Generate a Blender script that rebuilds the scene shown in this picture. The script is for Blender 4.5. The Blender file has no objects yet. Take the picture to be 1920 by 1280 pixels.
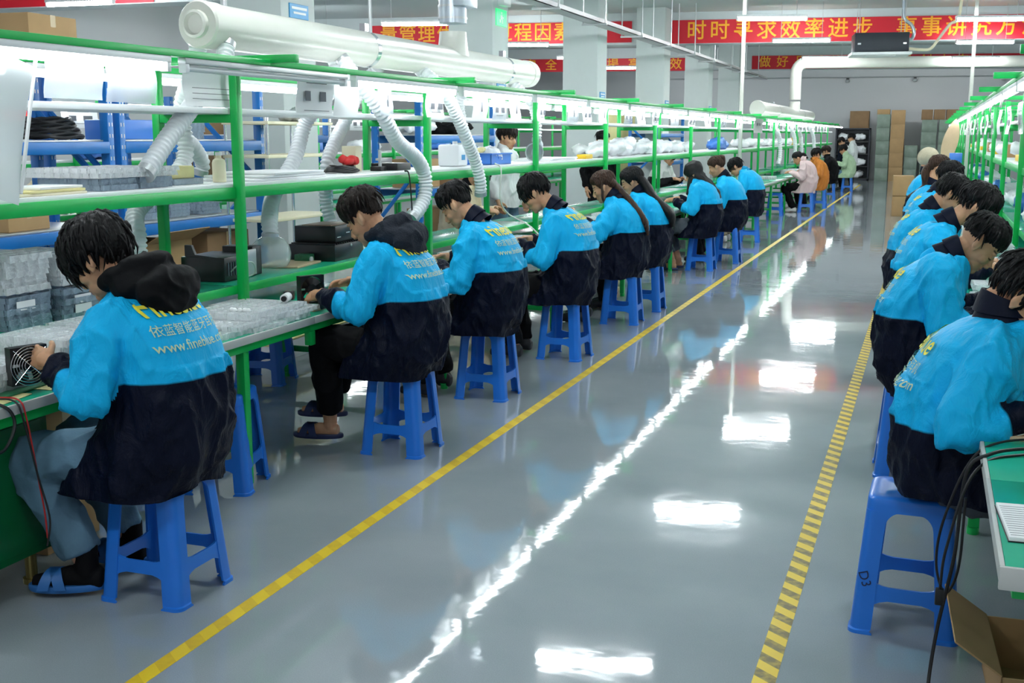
import bpy, bmesh, math, random
import numpy as np
from mathutils import Vector, Matrix, noise
from mathutils.bvhtree import BVHTree
random.seed(7)
SC = bpy.context.scene
COL = SC.collection
PI = math.pi

# ------------------------------------------------------------------ camera, world, exposure
cam_d = bpy.data.cameras.new('camera'); cam = bpy.data.objects.new('camera', cam_d); COL.objects.link(cam)
cam_d.sensor_width = 36.0; cam_d.lens = 2150.0 * 36.0 / 1920.0; cam_d.clip_end = 200
cX = Vector((0.94080161, 0.3389577, 0.0)); cY = Vector((-0.05989706, 0.16624863, 0.98426304)); cZ = Vector((0.33362354, -0.92599626, 0.17670955))
cam.matrix_world = Matrix(((cX.x, cY.x, cZ.x, 0), (cX.y, cY.y, cZ.y, 0), (cX.z, cY.z, cZ.z, 1.65), (0, 0, 0, 1)))
SC.camera = cam
SC.view_settings.view_transform = 'Standard'; SC.view_settings.look = 'None'
SC.view_settings.gamma = 1; SC.view_settings.use_curve_mapping = False
SC.view_settings.exposure = 1.15
wd = bpy.data.worlds.new('world'); SC.world = wd; wd.use_nodes = True
wd.node_tree.nodes['Background'].inputs[0].default_value = (0.86, 0.93, 1.0, 1)
wd.node_tree.nodes['Background'].inputs[1].default_value = 0.2
LAMP_E = 9.0
CEIL_E = 78.0

# ------------------------------------------------------------------ materials
MATS = {}
def mat(name, col, rough=0.5, metal=0.0, spec=0.5, var=0.0, vscale=8.0, bump=0.0, bscale=60.0, emit=None, alpha=1.0, trans=0.0, coat=0.0, sheen=0.0):
    if name in MATS: return MATS[name]
    m = bpy.data.materials.new(name); m.use_nodes = True
    nt = m.node_tree; b = nt.nodes['Principled BSDF']; L = nt.links
    b.inputs['Base Color'].default_value = (*col, 1); b.inputs['Roughness'].default_value = rough
    b.inputs['Metallic'].default_value = metal; b.inputs['Specular IOR Level'].default_value = spec
    b.inputs['Alpha'].default_value = alpha; b.inputs['Transmission Weight'].default_value = trans
    b.inputs['Coat Weight'].default_value = coat; b.inputs['Sheen Weight'].default_value = sheen
    if emit: b.inputs['Emission Color'].default_value = (*emit[:3], 1); b.inputs['Emission Strength'].default_value = emit[3]
    tc = nt.nodes.new('ShaderNodeTexCoord')
    if var:
        n = nt.nodes.new('ShaderNodeTexNoise'); n.inputs['Scale'].default_value = vscale; n.inputs['Detail'].default_value = 4
        L.new(tc.outputs['Object'], n.inputs['Vector'])
        mx = nt.nodes.new('ShaderNodeMix'); mx.data_type = 'RGBA'
        mx.inputs['A'].default_value = (*[c * (1 - var) for c in col], 1); mx.inputs['B'].default_value = (*[min(1, c * (1 + var)) for c in col], 1)
        L.new(n.outputs['Fac'], mx.inputs['Factor']); L.new(mx.outputs['Result'], b.inputs['Base Color'])
    if bump:
        n2 = nt.nodes.new('ShaderNodeTexNoise'); n2.inputs['Scale'].default_value = bscale; n2.inputs['Detail'].default_value = 3
        L.new(tc.outputs['Object'], n2.inputs['Vector'])
        bp = nt.nodes.new('ShaderNodeBump'); bp.inputs['Strength'].default_value = bump; bp.inputs['Distance'].default_value = 0.01
        L.new(n2.outputs['Fac'], bp.inputs['Height']); L.new(bp.outputs['Normal'], b.inputs['Normal'])
    MATS[name] = m
    return m
def node(nt, t, **kw):
    n = nt.nodes.new(t)
    for k, v in kw.items():
        if k in n.inputs: n.inputs[k].default_value = v
        else: setattr(n, k, v)
    return n

GREEN = mat('green_paint', (0.004, 0.46, 0.085), 0.32, var=0.15, vscale=3)
WHITEB = mat('white_board', (0.80, 0.82, 0.83), 0.4, var=0.05)
WORKTOP = mat('green_worktop_mat', (0.014, 0.40, 0.24), 0.22, var=0.2, vscale=5)
EDGE = mat('grey_edging', (0.50, 0.52, 0.50), 0.45, var=0.1)
STOOLB = mat('blue_plastic', (0.014, 0.175, 0.70), 0.3, var=0.12, vscale=4)
STOOLD = mat('marker_ink', (0.005, 0.012, 0.06), 0.6)
STEEL = mat('grey_steel', (0.55, 0.57, 0.58), 0.35, metal=0.6)
GALV = mat('galvanised', (0.50, 0.56, 0.62), 0.3, metal=0.5, var=0.15)
PVC = mat('white_pvc', (0.66, 0.66, 0.60), 0.28, var=0.04)
HOSE = mat('hose_plastic', (0.80, 0.83, 0.85), 0.38)
RACKB = mat('blue_rack_paint', (0.008, 0.16, 0.52), 0.35, var=0.2, vscale=4)
CARD = mat('cardboard', (0.43, 0.27, 0.125), 0.8, var=0.15, vscale=5)
CARDD = mat('cardboard_dark', (0.25, 0.15, 0.075), 0.85, var=0.2, vscale=5)
TAPE = mat('packing_tape', (0.55, 0.42, 0.25), 0.25)
BLACK = mat('black_plastic', (0.008, 0.008, 0.01), 0.4)
BLKM = mat('black_metal', (0.012, 0.012, 0.014), 0.3, spec=0.6)
PAPER = mat('white_paper', (0.84, 0.85, 0.86), 0.7, var=0.04)
CREAM = mat('cream_plastic', (0.78, 0.72, 0.52), 0.5)
FOAM = mat('yellow_foam', (0.82, 0.74, 0.36), 0.8, var=0.1)
WOOD = mat('pale_wood', (0.72, 0.52, 0.33), 0.55, var=0.12, vscale=7)
REDC = mat('red_cloth', (0.62, 0.02, 0.02), 0.7)
YELT = mat('yellow_plastic', (0.85, 0.55, 0.02), 0.4)
BINB = mat('blue_bin_plastic', (0.05, 0.22, 0.72), 0.35)
BAGB = mat('blue_bag_film', (0.06, 0.22, 0.66), 0.3)
BAGW = mat('white_bag_film', (0.86, 0.88, 0.9), 0.3)
CABLE = mat('black_cable', (0.008, 0.008, 0.01), 0.45)
CABLEW = mat('white_cable', (0.7, 0.7, 0.66), 0.45)
CABLER = mat('red_cable', (0.5, 0.02, 0.02), 0.45)
CHROME = mat('chrome_wire', (0.75, 0.76, 0.78), 0.2, metal=1.0)
INK = mat('grey_ink', (0.12, 0.13, 0.15), 0.7)
CONC = mat('white_column_paint', (0.63, 0.68, 0.67), 0.7, var=0.03)
BEAMM = mat('beam_paint', (0.56, 0.61, 0.62), 0.7, var=0.03)
WALLM = mat('wall_paint', (0.62, 0.63, 0.64), 0.75, var=0.04, vscale=0.6)
CEILM = mat('ceiling_paint', (0.50, 0.56, 0.57), 0.8, var=0.04, vscale=0.5)
BANNER = mat('red_banner', (0.62, 0.004, 0.02), 0.55)
BANTXT = mat('gold_letter', (0.92, 0.42, 0.01), 0.5)
TRAYC = None
def clear_mat(name, tint, alpha, rough=0.10, bump=0.9, bscale=55):
    m = mat(name, tint, rough, spec=0.9, alpha=alpha, bump=bump, bscale=bscale)
    return m
TRAYC = clear_mat('clear_blister', (0.93, 0.96, 0.98), 0.52, 0.07, 1.0, 70)
TRAYD = clear_mat('smoky_blister', (0.33, 0.43, 0.54), 0.72, 0.08, 1.0, 70)
FROST = clear_mat('frosted_film', (0.76, 0.82, 0.83), 0.82, 0.3, .10, 12)
POCKET = clear_mat('clear_pocket', (0.85, 0.90, 0.96), 0.45, .12, .3, 14)
DOME = clear_mat('clear_dome', (0.9, 0.93, 0.95), 0.36, 0.05, .0)
PARTSW = mat('white_parts', (0.86, 0.87, 0.87), 0.45)
PARTSD = mat('dark_parts', (0.06, 0.08, 0.10), 0.5)
PCB = mat('circuit_green', (0.02, 0.16, 0.07), 0.4, var=0.5, vscale=60)
TUBE_ON = mat('lit_tube', (1, 1, 1), 0.4, emit=(0.93, 0.98, 1.0, LAMP_E))
TUBE_CEIL = mat('lit_ceiling_tube', (1, 1, 1), 0.4, emit=(0.92, 0.98, 1.0, CEIL_E))
TUBE_OFF = mat('unlit_tube', (0.72, 0.75, 0.76), 0.3)

# ------------------------------------------------------------------ mesh helpers
class MB:
    def __init__(s): s.bm = bmesh.new()
    def _xf(s, geom, M):
        bmesh.ops.transform(s.bm, matrix=M, verts=geom)
    def box(s, x0, x1, y0, y1, z0, z1, bev=0.0, M=None, mi=0, seg=2):
        r = bmesh.ops.create_cube(s.bm, size=1.0); vs = r['verts']
        bmesh.ops.scale(s.bm, vec=(abs(x1 - x0), abs(y1 - y0), abs(z1 - z0)), verts=vs)
        bmesh.ops.translate(s.bm, vec=((x0 + x1) / 2, (y0 + y1) / 2, (z0 + z1) / 2), verts=vs)
        fs = {f for v in vs for f in v.link_faces}
        if bev:
            es = list({e for v in vs for e in v.link_edges})
            rr = bmesh.ops.bevel(s.bm, geom=es, offset=bev, segments=seg, affect='EDGES', profile=0.5)
            fs = set(rr['faces']) | {f for f in fs if f.is_valid}
            vs = list({v for f in fs for v in f.verts})
        for f in fs: f.material_index = mi
        if M is not None: s._xf(list(vs), M)
        return s
    def loft(s, rings, cap=True, closed=True, mi=0):
        vr = [[s.bm.verts.new(p) for p in r] for r in rings]
        n = len(vr[0])
        for a, b in zip(vr, vr[1:]):
            for i in range(n if closed else n - 1):
                j = (i + 1) % n
                try: s.bm.faces.new((a[i], a[j], b[j], b[i])).material_index = mi
                except ValueError: pass
        if cap and closed:
            s.bm.faces.new(vr[0][::-1]).material_index = mi; s.bm.faces.new(vr[-1]).material_index = mi
        return s
    def tube(s, pts, rad, n=10, cap=True, mi=0, flat=1.0):
        pts = [Vector(p) for p in pts]
        if not hasattr(rad, '__len__'): rad = [rad] * len(pts)
        t0 = (pts[1] - pts[0]).normalized()
        ref = Vector((0, 0, 1)) if abs(t0.z) < 0.9 else Vector((1, 0, 0))
        nx = t0.cross(ref).normalized(); rings = []
        for i, p in enumerate(pts):
            t = (pts[min(i + 1, len(pts) - 1)] - pts[max(i - 1, 0)]).normalized()
            nx = (nx - t * nx.dot(t)).normalized(); ny = t.cross(nx)
            rings.append([p + (nx * math.cos(a) + ny * math.sin(a) * flat) * rad[i] for a in [2 * PI * k / n for k in range(n)]])
        return s.loft(rings, cap, mi=mi)
    def cyl(s, a, b, r, n=16, r2=None, mi=0): return s.tube([a, b], [r, r if r2 is None else r2], n, mi=mi)
    def ell(s, c, r, M=None, sub=3, mi=0):
        g = bmesh.ops.create_icosphere(s.bm, subdivisions=sub, radius=1.0)['verts']
        T = Matrix.Translation(c) @ (M.to_4x4() if M is not None else Matrix.Identity(4)) @ Matrix.Diagonal((*r, 1))
        bmesh.ops.transform(s.bm, matrix=T, verts=g)
        if mi:
            for f in {f for v in g for f in v.link_faces}: f.material_index = mi
        return s
    def quad(s, ps, mi=0):
        s.bm.faces.new([s.bm.verts.new(p) for p in ps]).material_index = mi; return s
    def prism(s, poly, axis, a, b, mi=0):
        """extrude a 2-D polygon along axis ('x','y','z') from a to b"""
        def P(p, t):
            return {'x': (t, p[0], p[1]), 'y': (p[0], t, p[1]), 'z': (p[0], p[1], t)}[axis]
        return s.loft([[P(p, a) for p in poly], [P(p, b) for p in poly]], mi=mi)
    def mesh(s, name, ang=0.6):
        bmesh.ops.recalc_face_normals(s.bm, faces=s.bm.faces)
        me = bpy.data.meshes.new(name); s.bm.to_mesh(me); s.bm.free()
        me.shade_smooth()
        if ang is not None: me.set_sharp_from_angle(angle=ang)
        return me
    def build(s, name, mats, parent=None, ang=0.6, loc=None):
        me = s.mesh(name, ang)
        for m in (mats if isinstance(mats, (list, tuple)) else [mats]): me.materials.append(m)
        return link(name, me, parent, loc)
def link(name, data, parent=None, loc=None):
    o = bpy.data.objects.new(name, data); COL.objects.link(o)
    if parent is not None: o.parent = parent
    if loc is not None: o.location = loc
    return o
def tag(o, label=None, cat=None, group=None, kind=None):
    if label: o['label'] = label
    if cat: o['category'] = cat
    if group: o['group'] = group
    if kind: o['kind'] = kind
    return o
def thing(name, label, cat, loc=(0, 0, 0), rz=0.0, group=None):
    o = bpy.data.objects.new(name, None); COL.objects.link(o); o.empty_display_size = 0.1
    o.location = loc; o.rotation_euler = (0, 0, rz)
    return tag(o, label, cat, group)
def dup(root, loc, rz=None, label=None, group=None, deep=None):
    r = root.copy(); COL.objects.link(r); r.location = loc
    if rz is not None: r.rotation_euler = (0, 0, rz)
    if label: r['label'] = label
    if group: r['group'] = group
    for ch in list(root.children):
        c = ch.copy(); COL.objects.link(c); c.parent = r
        for g in list(ch.children):
            d = g.copy(); COL.objects.link(d); d.parent = c
    return r
def bez(pts, n=8):
    """Catmull-Rom through points"""
    P = [Vector(p) for p in pts]; P = [P[0] * 2 - P[1]] + P + [P[-1] * 2 - P[-2]]; out = []
    for i in range(1, len(P) - 2):
        a, b, c, d = P[i - 1], P[i], P[i + 1], P[i + 2]
        for k in range(n):
            t = k / n
            out.append(0.5 * ((2 * b) + (c - a) * t + (2 * a - 5 * b + 4 * c - d) * t * t + (3 * b - a - 3 * c + d) * t ** 3))
    out.append(P[-2]); return out
def text_mesh(s, size, bold=0.0, extrude=0.0):
    cu = bpy.data.curves.new('t', 'FONT'); cu.body = s; cu.size = size; cu.align_x = 'CENTER'; cu.align_y = 'CENTER'
    cu.offset = bold; cu.extrude = extrude; cu.resolution_u = 3
    o = bpy.data.objects.new('t', cu); COL.objects.link(o)
    dg = bpy.context.evaluated_depsgraph_get(); me = bpy.data.meshes.new_from_object(o.evaluated_get(dg))
    bpy.data.objects.remove(o); bpy.data.curves.remove(cu)
    return me
# ------------------------------------------------------------------ setting
def plane_struct(name, m, box, bev=0, kind='structure'):
    o = MB().box(*box, bev=bev).build(name, m); tag(o, kind=kind); return o
def floor_mat():
    m = bpy.data.materials.new('epoxy_floor'); m.use_nodes = True; nt = m.node_tree; L = nt.links; b = nt.nodes['Principled BSDF']
    tc = node(nt, 'ShaderNodeTexCoord')
    n1 = node(nt, 'ShaderNodeTexNoise', Scale=0.9, Detail=5.0); L.new(tc.outputs['Object'], n1.inputs['Vector'])
    cr = node(nt, 'ShaderNodeValToRGB'); cr.color_ramp.elements[0].color = (0.25, 0.29, 0.32, 1); cr.color_ramp.elements[1].color = (0.35, 0.385, 0.41, 1)
    cr.color_ramp.elements[0].position = 0.3; cr.color_ramp.elements[1].position = 0.7
    L.new(n1.outputs['Fac'], cr.inputs['Fac'])
    n4 = node(nt, 'ShaderNodeTexNoise', Scale=260.0, Detail=2.0); L.new(tc.outputs['Object'], n4.inputs['Vector'])
    mx = node(nt, 'ShaderNodeMix'); mx.data_type = 'RGBA'; mx.blend_type = 'OVERLAY'; mx.inputs['Factor'].default_value = 0.18
    L.new(cr.outputs['Color'], mx.inputs['A']); L.new(n4.outputs['Fac'], mx.inputs['B'])
    L.new(mx.outputs['Result'], b.inputs['Base Color'])
    n2 = node(nt, 'ShaderNodeTexNoise', Scale=5.0, Detail=8.0); L.new(tc.outputs['Object'], n2.inputs['Vector'])
    mr = node(nt, 'ShaderNodeMapRange'); mr.inputs['To Min'].default_value = 0.02; mr.inputs['To Max'].default_value = 0.07
    L.new(n2.outputs['Fac'], mr.inputs['Value']); L.new(mr.outputs['Result'], b.inputs['Roughness'])
    n3 = node(nt, 'ShaderNodeTexNoise', Scale=4.0, Detail=3.5); L.new(tc.outputs['Object'], n3.inputs['Vector'])
    bp = node(nt, 'ShaderNodeBump', Strength=0.05, Distance=0.02); L.new(n3.outputs['Fac'], bp.inputs['Height']); L.new(bp.outputs['Normal'], b.inputs['Normal'])
    b.inputs['Specular IOR Level'].default_value = 0.55
    return m
FLOORM = floor_mat()
YB = 46.0
plane_struct('floor', FLOORM, (-15.7, 7.2, -2, YB + .2, -0.1, 0))
plane_struct('ceiling', CEILM, (-15.7, 7.2, -2, YB + .2, 4.4, 4.5))
plane_struct('wall_back', WALLM, (-15.7, 7.2, YB, YB + .2, 0, 4.4))
plane_struct('wall_left', WALLM, (-15.7, -15.5, -2, YB, 0, 4.4))
plane_struct('wall_right', WALLM, (7.0, 7.2, -2, YB, 0, 4.4))
def skewed(name, m, p0, p1, thick, z0, z1, n=0):
    """a wall-like slab from p0 to p1 in plan"""
    d = (Vector(p1) - Vector(p0)).normalized(); q = Vector((-d.y, d.x)) * thick
    a, b = Vector(p0), Vector(p1)
    pl = [a, b, b + q, a + q]
    return MB().prism([(v.x, v.y) for v in pl], 'z', z0, z1).build(name, m)
# beams with the banners hung on their near faces
BE = [((-15.5, 15.5), (7, 16.4)), ((-15.5, 25.0), (7, 28.6)), ((-15.5, 35.6), (7, 40.0))]
for i, (a, b) in enumerate(BE):
    tag(skewed('ceiling_beam', BEAMM, a, b, 0.5, 3.70, 4.4), kind='structure')
# columns
for i, y in enumerate([10.0, 15.4, 20.6, 26.0, 31.4, 36.5]):
    c = MB().box(-6.24, -5.6, y - .62, y, 0, 4.4, bev=.012).build('column', CONC); tag(c, kind='structure')
# back wall sprinkler pipe line
tag(MB().cyl((-11, YB - .06, 3.85), (7, YB - .06, 3.75), 0.02, 8).build('trim_pipe', STEEL), kind='structure')
# ------------------------------------------------------------------ floor tapes
def tape_mat(name, dark, amt, pitch):
    m = bpy.data.materials.new(name); m.use_nodes = True; nt = m.node_tree; L = nt.links; b = nt.nodes['Principled BSDF']
    tc = node(nt, 'ShaderNodeTexCoord'); sp = node(nt, 'ShaderNodeSeparateXYZ'); L.new(tc.outputs['Object'], sp.inputs[0])
    ad = node(nt, 'ShaderNodeMath', operation='MULTIPLY_ADD'); ad.inputs[1].default_value = 0.8
    L.new(sp.outputs['X'], ad.inputs[0]); L.new(sp.outputs['Y'], ad.inputs[2])
    ml = node(nt, 'ShaderNodeMath', operation='MULTIPLY'); ml.inputs[1].default_value = 1 / pitch; L.new(ad.outputs[0], ml.inputs[0])
    fr = node(nt, 'ShaderNodeMath', operation='FRACT'); L.new(ml.outputs[0], fr.inputs[0])
    gt = node(nt, 'ShaderNodeMath', operation='GREATER_THAN'); gt.inputs[1].default_value = 0.5; L.new(fr.outputs[0], gt.inputs[0])
    n = node(nt, 'ShaderNodeTexNoise', Scale=30.0, Detail=4.0); L.new(tc.outputs['Object'], n.inputs['Vector'])
    m2 = node(nt, 'ShaderNodeMath', operation='MULTIPLY'); L.new(gt.outputs[0], m2.inputs[0]); L.new(n.outputs['Fac'], m2.inputs[1])
    m3 = node(nt, 'ShaderNodeMath', operation='MULTIPLY'); m3.inputs[1].default_value = amt; m3.use_clamp = True; L.new(m2.outputs[0], m3.inputs[0])
    mx = node(nt, 'ShaderNodeMix'); mx.data_type = 'RGBA'; mx.inputs['A'].default_value = (0.80, 0.56, 0.015, 1); mx.inputs['B'].default_value = (*dark, 1)
    L.new(m3.outputs[0], mx.inputs['Factor']); L.new(mx.outputs['Result'], b.inputs['Base Color']); b.inputs['Roughness'].default_value = 0.45
    return m
t1 = MB().box(-2.225, -2.165, 1.5, 41, 0.0, 0.0015).build('floor_tape', tape_mat('tape_plain', (0.55, 0.33, 0.01), 0.9, 0.16))
tag(t1, 'yellow floor tape running along the row of stools on the left side of the aisle', 'tape')
t2 = MB().box(-0.42, -0.35, 1.5, 41, 0.0, 0.0015).build('floor_tape', tape_mat('tape_hazard', (0.16, 0.12, 0.02), 1.75, 0.115))
tag(t2, 'yellow and dark striped hazard tape on the floor along the right side of the aisle', 'tape')

# ------------------------------------------------------------------ banners with their slogans
def banner(name, label, a, b, zt, zb, txt, tsize, pitch, start, gap=0.02):
    d = (Vector(b) - Vector(a)); ln = d.length; ang = math.atan2(d.y, d.x)
    nrm = Vector((d.y, -d.x)).normalized()
    o = MB().box(0, ln, -0.012, 0.0, zb, zt, bev=0.002, seg=1).build('banner', BANNER)
    p = Vector(a) + nrm * gap
    o.location = (p.x, p.y, 0); o.rotation_euler = (0, 0, ang); tag(o, label, 'banner')
    i = -1.0
    for ch in txt:
        i += .8 if ch == ' ' else 1.0
        if ch == ' ': continue
        me = text_mesh(ch, tsize, bold=tsize * 0.01, extrude=0.003); me.materials.append(BANTXT)
        c = link('banner_character', me, o, (start + i * pitch, -0.016, (zt + zb) / 2)); c.rotation_euler = (PI / 2, 0, 0)
    return o
def on_beam(i, x):
    (a, b) = BE[i]; t = (x - a[0]) / (b[0] - a[0]); return (x, a[1] + (b[1] - a[1]) * t)
banner('banner', 'red slogan banner over the aisle, its gold characters behind the black air conditioner', on_beam(1, -5.70), on_beam(1, 5.5), 4.22, 3.71, '时时寻求效率进步 事事讲究方法', 0.45, 0.517, 0.55)
banner('banner', 'red slogan banner partly hidden behind the white duct and columns on the left', on_beam(1, -12.82), on_beam(1, -6.6), 4.22, 3.75, '量管理优化全过程因素', 0.43, 0.464, 0.525)
banner('banner', 'red banner at the far end above the long white pipe', on_beam(2, -5.48), on_beam(2, 5.5), 4.12, 3.71, '做好品质从我做起共创未来', 0.37, 0.54, 0.40)
banner('banner', 'far red banner seen in pieces between the white columns', on_beam(2, -12.8), on_beam(2, -7.1), 4.08, 3.68, '安全第一提高信效', 0.38, 0.668, 0.41)
banner('banner', 'red banner at the top left corner above the brown carton', on_beam(0, -15.4), on_beam(0, -11.6), 4.26, 3.71, '质量是企业', 0.42, 0.75, .45)

# ------------------------------------------------------------------ ceiling tube lamps (on rods from the ceiling)
def ceil_lamp(x, y, ang, label, z=3.6, ln=1.2):
    t = thing('ceiling_lamp', label, 'lamp', (x, y, z), ang, 'ceiling tube lamps')
    MB().box(-ln / 2, ln / 2, -0.05, 0.05, 0.035, 0.075, bev=0.006).build('housing', WHITEB, t)
    MB().cyl((-ln / 2 + .02, 0, 0.005), (ln / 2 - .02, 0, 0.005), 0.028, 12).build('tube', TUBE_CEIL, t)
    for s in (-1, 1):
        MB().box(s * (ln / 2 - .01) - .012, s * (ln / 2 - .01) + .012, -.03, .03, -.022, .04, bev=.004).build('socket', WHITEB, t)
        MB().cyl((s * ln * .35, 0, 0.07), (s * ln * .35, 0, 4.4 - z), 0.006, 6).build('rod', STEEL, t)
    return t
rows = [(-2.68, 20.5, .33), (-2.70, 25.45, .2), (-2.71, 31.4, .3), (0.85, 21.9, .25), (0.95, 27.15, .22), (0.95, 32.8, .28)]
where = ['row nearest in view over the left of the aisle', 'in front of the red banner over the left of the aisle', 'far one below the long white pipe over the aisle',
         'nearest in view at the right, hanging over the green rack', 'in front of the red banner at the right', 'far one at the right above the cartons']
for (x, y, a), w in zip(rows, where): ceil_lamp(x, y, a, 'white ceiling tube lamp, ' + w)
for x, y, a, w in [(-8.8, 19.3, .3, 'beside the white riser pipe above the large duct'), (-8.6, 24.5, .4, 'under the left red banner between the columns'),
                   (-8.7, 33.75, .3, 'small and far, between the second and third white columns'), (-12.2, 14.65, .05, 'at the top left under the red banner')]:
    ceil_lamp(x, y, a, 'white ceiling tube lamp ' + w)
for x, y in [(-2.9, 10.5), (-2.8, 15.5), (0.9, 11.0), (0.9, 16.2), (-2.9, 5.2), (0.9, 5.6), (-8.6, 5.0), (-8.6, 10.0), (-8.6, 14.5), (4.8, 8), (4.8, 16), (4.8, 24), (4.8, 33), (-8.6, 29), (-12.5, 22), (-12.5, 6), (-2.9, 0.5), (0.9, .5)]:
    ceil_lamp(x, y, 0.15, 'ceiling tube lamp outside the view that lights the hall and shines on the floor')

for x, y in [(-2.7, 41.4), (0.95, 42.0), (-8.6, 42)]:  # unseen lamps added to brighten the back wall and far floor
    ceil_lamp(x, y, 0.15, 'added ceiling tube lamp brightening the last bay, hidden behind the far beam', z=4.22)

# ------------------------------------------------------------------ hanging air conditioner cassette
ac = thing('air_conditioner', 'black ceiling cassette air conditioner hanging in front of the red banner', 'air conditioner', (-1.14, 25.9, 0), .15)
MB().box(-.54, .54, -.4, .4, 3.36, 3.74, bev=.01).build('casing', mat('dark_insulation', (0.012, 0.018, 0.028), 0.55, var=.2), ac)
MB().box(-.6, .6, -.46, .46, 3.29, 3.35, bev=.015).box(-.3, .3, -.3, .3, 3.275, 3.295, bev=.008).build('panel', WHITEB, ac)
for sx in (-1, 1):
    for sy in (-1, 1):
        MB().cyl((sx * .45, sy * .3, 3.6), (sx * .45, sy * .3, 4.4), .008, 6).box(sx * .45 - .03, sx * .45 + .03, sy * .43 - .03, sy * .43 + .03, 3.5, 3.53).build('hanger', STEEL, ac)
MB().tube(bez([(.54, -.1, 3.62), (.62, -.1, 3.62), (.66, -.1, 3.75), (.60, -.1, 3.9), (.45, -.1, 4.05), (.42, -.1, 4.4)]), .035, 10).build('refrigerant_pipe', GALV, ac)
MB().tube(bez([(.54, -.15, 3.43), (.8, -.15, 3.40), (1.0, -.15, 3.42), (1.15, -.15, 3.62), (1.35, -.15, 3.9), (1.5, -.15, 4.0), (1.55, -.15, 4.4)]), .03, 10).build('drain_hose', CREAM, ac)

# ------------------------------------------------------------------ cable tray on hangers, sloping signs
tr = thing('cable_tray', 'grey and pink cable tray on hangers running along the row of columns', 'cable tray', (-5.02, 0, 0))
m = MB().box(-.11, .11, 8, 37, 3.36, 3.372)
m.box(-.11, -.105, 8, 37, 3.36, 3.43).box(.105, .11, 8, 37, 3.36, 3.43); m.build('channel', mat('tray_paint', (0.52, 0.50, 0.52), .45, metal=.2), tr)
m = MB()
for k in range(4): m.tube([(-.07 + k * .045, 17.8, 3.385), (-.07 + k * .045, 37, 3.385)], .018, 6)
m.build('cables', mat('pink_cable', (0.55, 0.20, 0.22), .5), tr)
for i in range(11):
    y = 10.5 + i * 2.4
    MB().box(-.2, .2, y - .02, y + .02, 3.33, 3.36).cyl((-.18, y, 3.36), (-.18, y, 4.4), .012, 6).cyl((.18, y, 3.36), (.18, y, 4.4), .012, 6).build('hanger', STEEL, tr)

# column signs
def sign(label, loc, w, h, m, marks, mm, name='wall_sign'):
    o = MB().box(loc[0], loc[0] + .012, loc[1] - w / 2, loc[1] + w / 2, loc[2] - h / 2, loc[2] + h / 2, bev=.002, seg=1).build(name, m); tag(o, label, 'sign')
    k = MB()
    for (a, b, c, d) in marks: k.box(loc[0] + .0125, loc[0] + .015, loc[1] + a * w, loc[1] + b * w, loc[2] + c * h, loc[2] + d * h)
    k.build('marking', mm, o); return o
SGB = mat('sign_blue', (0.03, 0.30, 0.62), .4); SGW = mat('sign_white', (.85, .87, .88), .4)
SGG = mat('exit_green', (0.02, .55, .16), .4, emit=(0.02, .9, .2, 0.5))
for y, z, l in [(9.69, 2.78, 'blue sign plate on the nearest column above the large duct'), (15.09, 2.33, 'blue sign plate on the column with the exit sign'), (20.3, 2.35, 'blue sign plate on the third white column'), (25.7, 2.35, 'blue sign plate on the fourth white column'), (31.1, 2.35, 'blue sign plate on the fifth white column')]:
    sign(l, (-5.6, y, z), .34, .13, SGB, [(-.4, .4, .12, .3), (-.32, .34, -.2, -.05)], SGW)
ex = sign('green lit exit sign with a white running figure on the second column', (-5.6, 15.09, 3.22), .4, .22, SGG, [(-.05, .05, .2, .34), (-.1, .08, -.1, .16), (.05, .2, -.02, .06), (-.2, -.08, -.3, -.1), (.03, .13, -.34, -.1)], SGW, 'exit_sign')
lp = thing('emergency_lamp', 'twin headed emergency lamp on the column above the exit sign', 'lamp', (-5.55, 15.09, 3.45))
MB().box(-.05, .05, -.14, .14, -.08, .06, bev=.01).build('case', WHITEB, lp)
for s in (-1, 1): MB().ell((.03, s * .1, .12), (.05, .05, .05)).cyl((0, s * .1, .05), (.02, s * .1, .09), .012).build('lamp_head', SGW, lp)

# ------------------------------------------------------------------ extraction duct over the left benches
def duct(label, x, y0, y1, z, r, yr, rs, straps, cap=True):
    t = thing('ventilation_duct', label, 'duct', (x, 0, 0))
    MB().tube([(0, y0 + .03, z), (0, y1 - .03, z)], r, 32).build('pipe', PVC, t)
    for y, s in ((y0, 1), (y1, -1)):
        prof = [(-.004, .35 * r), (0, .98 * r), (.012, 1.06 * r), (.13, 1.06 * r), (.135, r)]
        MB().loft([[(rr * math.cos(a), y + s * d, z + rr * math.sin(a)) for a in [2 * PI * k / 32 for k in range(32)]] for d, rr in prof]).build('end_cap', PVC, t)
    if cap:
        MB().loft([[(rr * math.cos(a), y0 + d, z + rr * math.sin(a)) for a in [2 * PI * k / 24 for k in range(24)]] for d, rr in [(.0, .62 * r), (-.03, .62 * r), (-.035, .5 * r), (-.012, .42 * r), (-.012, .05 * r)]]).build('plug', PVC, t)
    for y in straps: MB().tube([(0, y - .025, z), (0, y + .025, z)], r * 1.025, 32).box(-.02, .02, y - .03, y + .03, z + r, z + r + .05).build('strap', CHROME, t)
    # branch collar rising to the riser
    k = MB(); n = 24; rings = []
    for q in range(7):
        f = q / 6; rr = rs * (1.0 + .9 * (1 - f) ** 2)
        rings.append([(min(r * .97, rs * (1 + .1 * (1 - f))) * math.cos(a), yr + rr * math.sin(a), z + r * .45 + (r * 1.6) * f) for a in [2 * PI * i / n for i in range(n)]])
    k.loft(rings).build('branch', PVC, t)
    return t
d1 = duct('large cream ventilation duct hanging over the nearest benches, round cap towards the viewer', -3.53, 5.10, 10.25, 2.205, .113, 8.45, .105, [6.95, 9.55])
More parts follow.
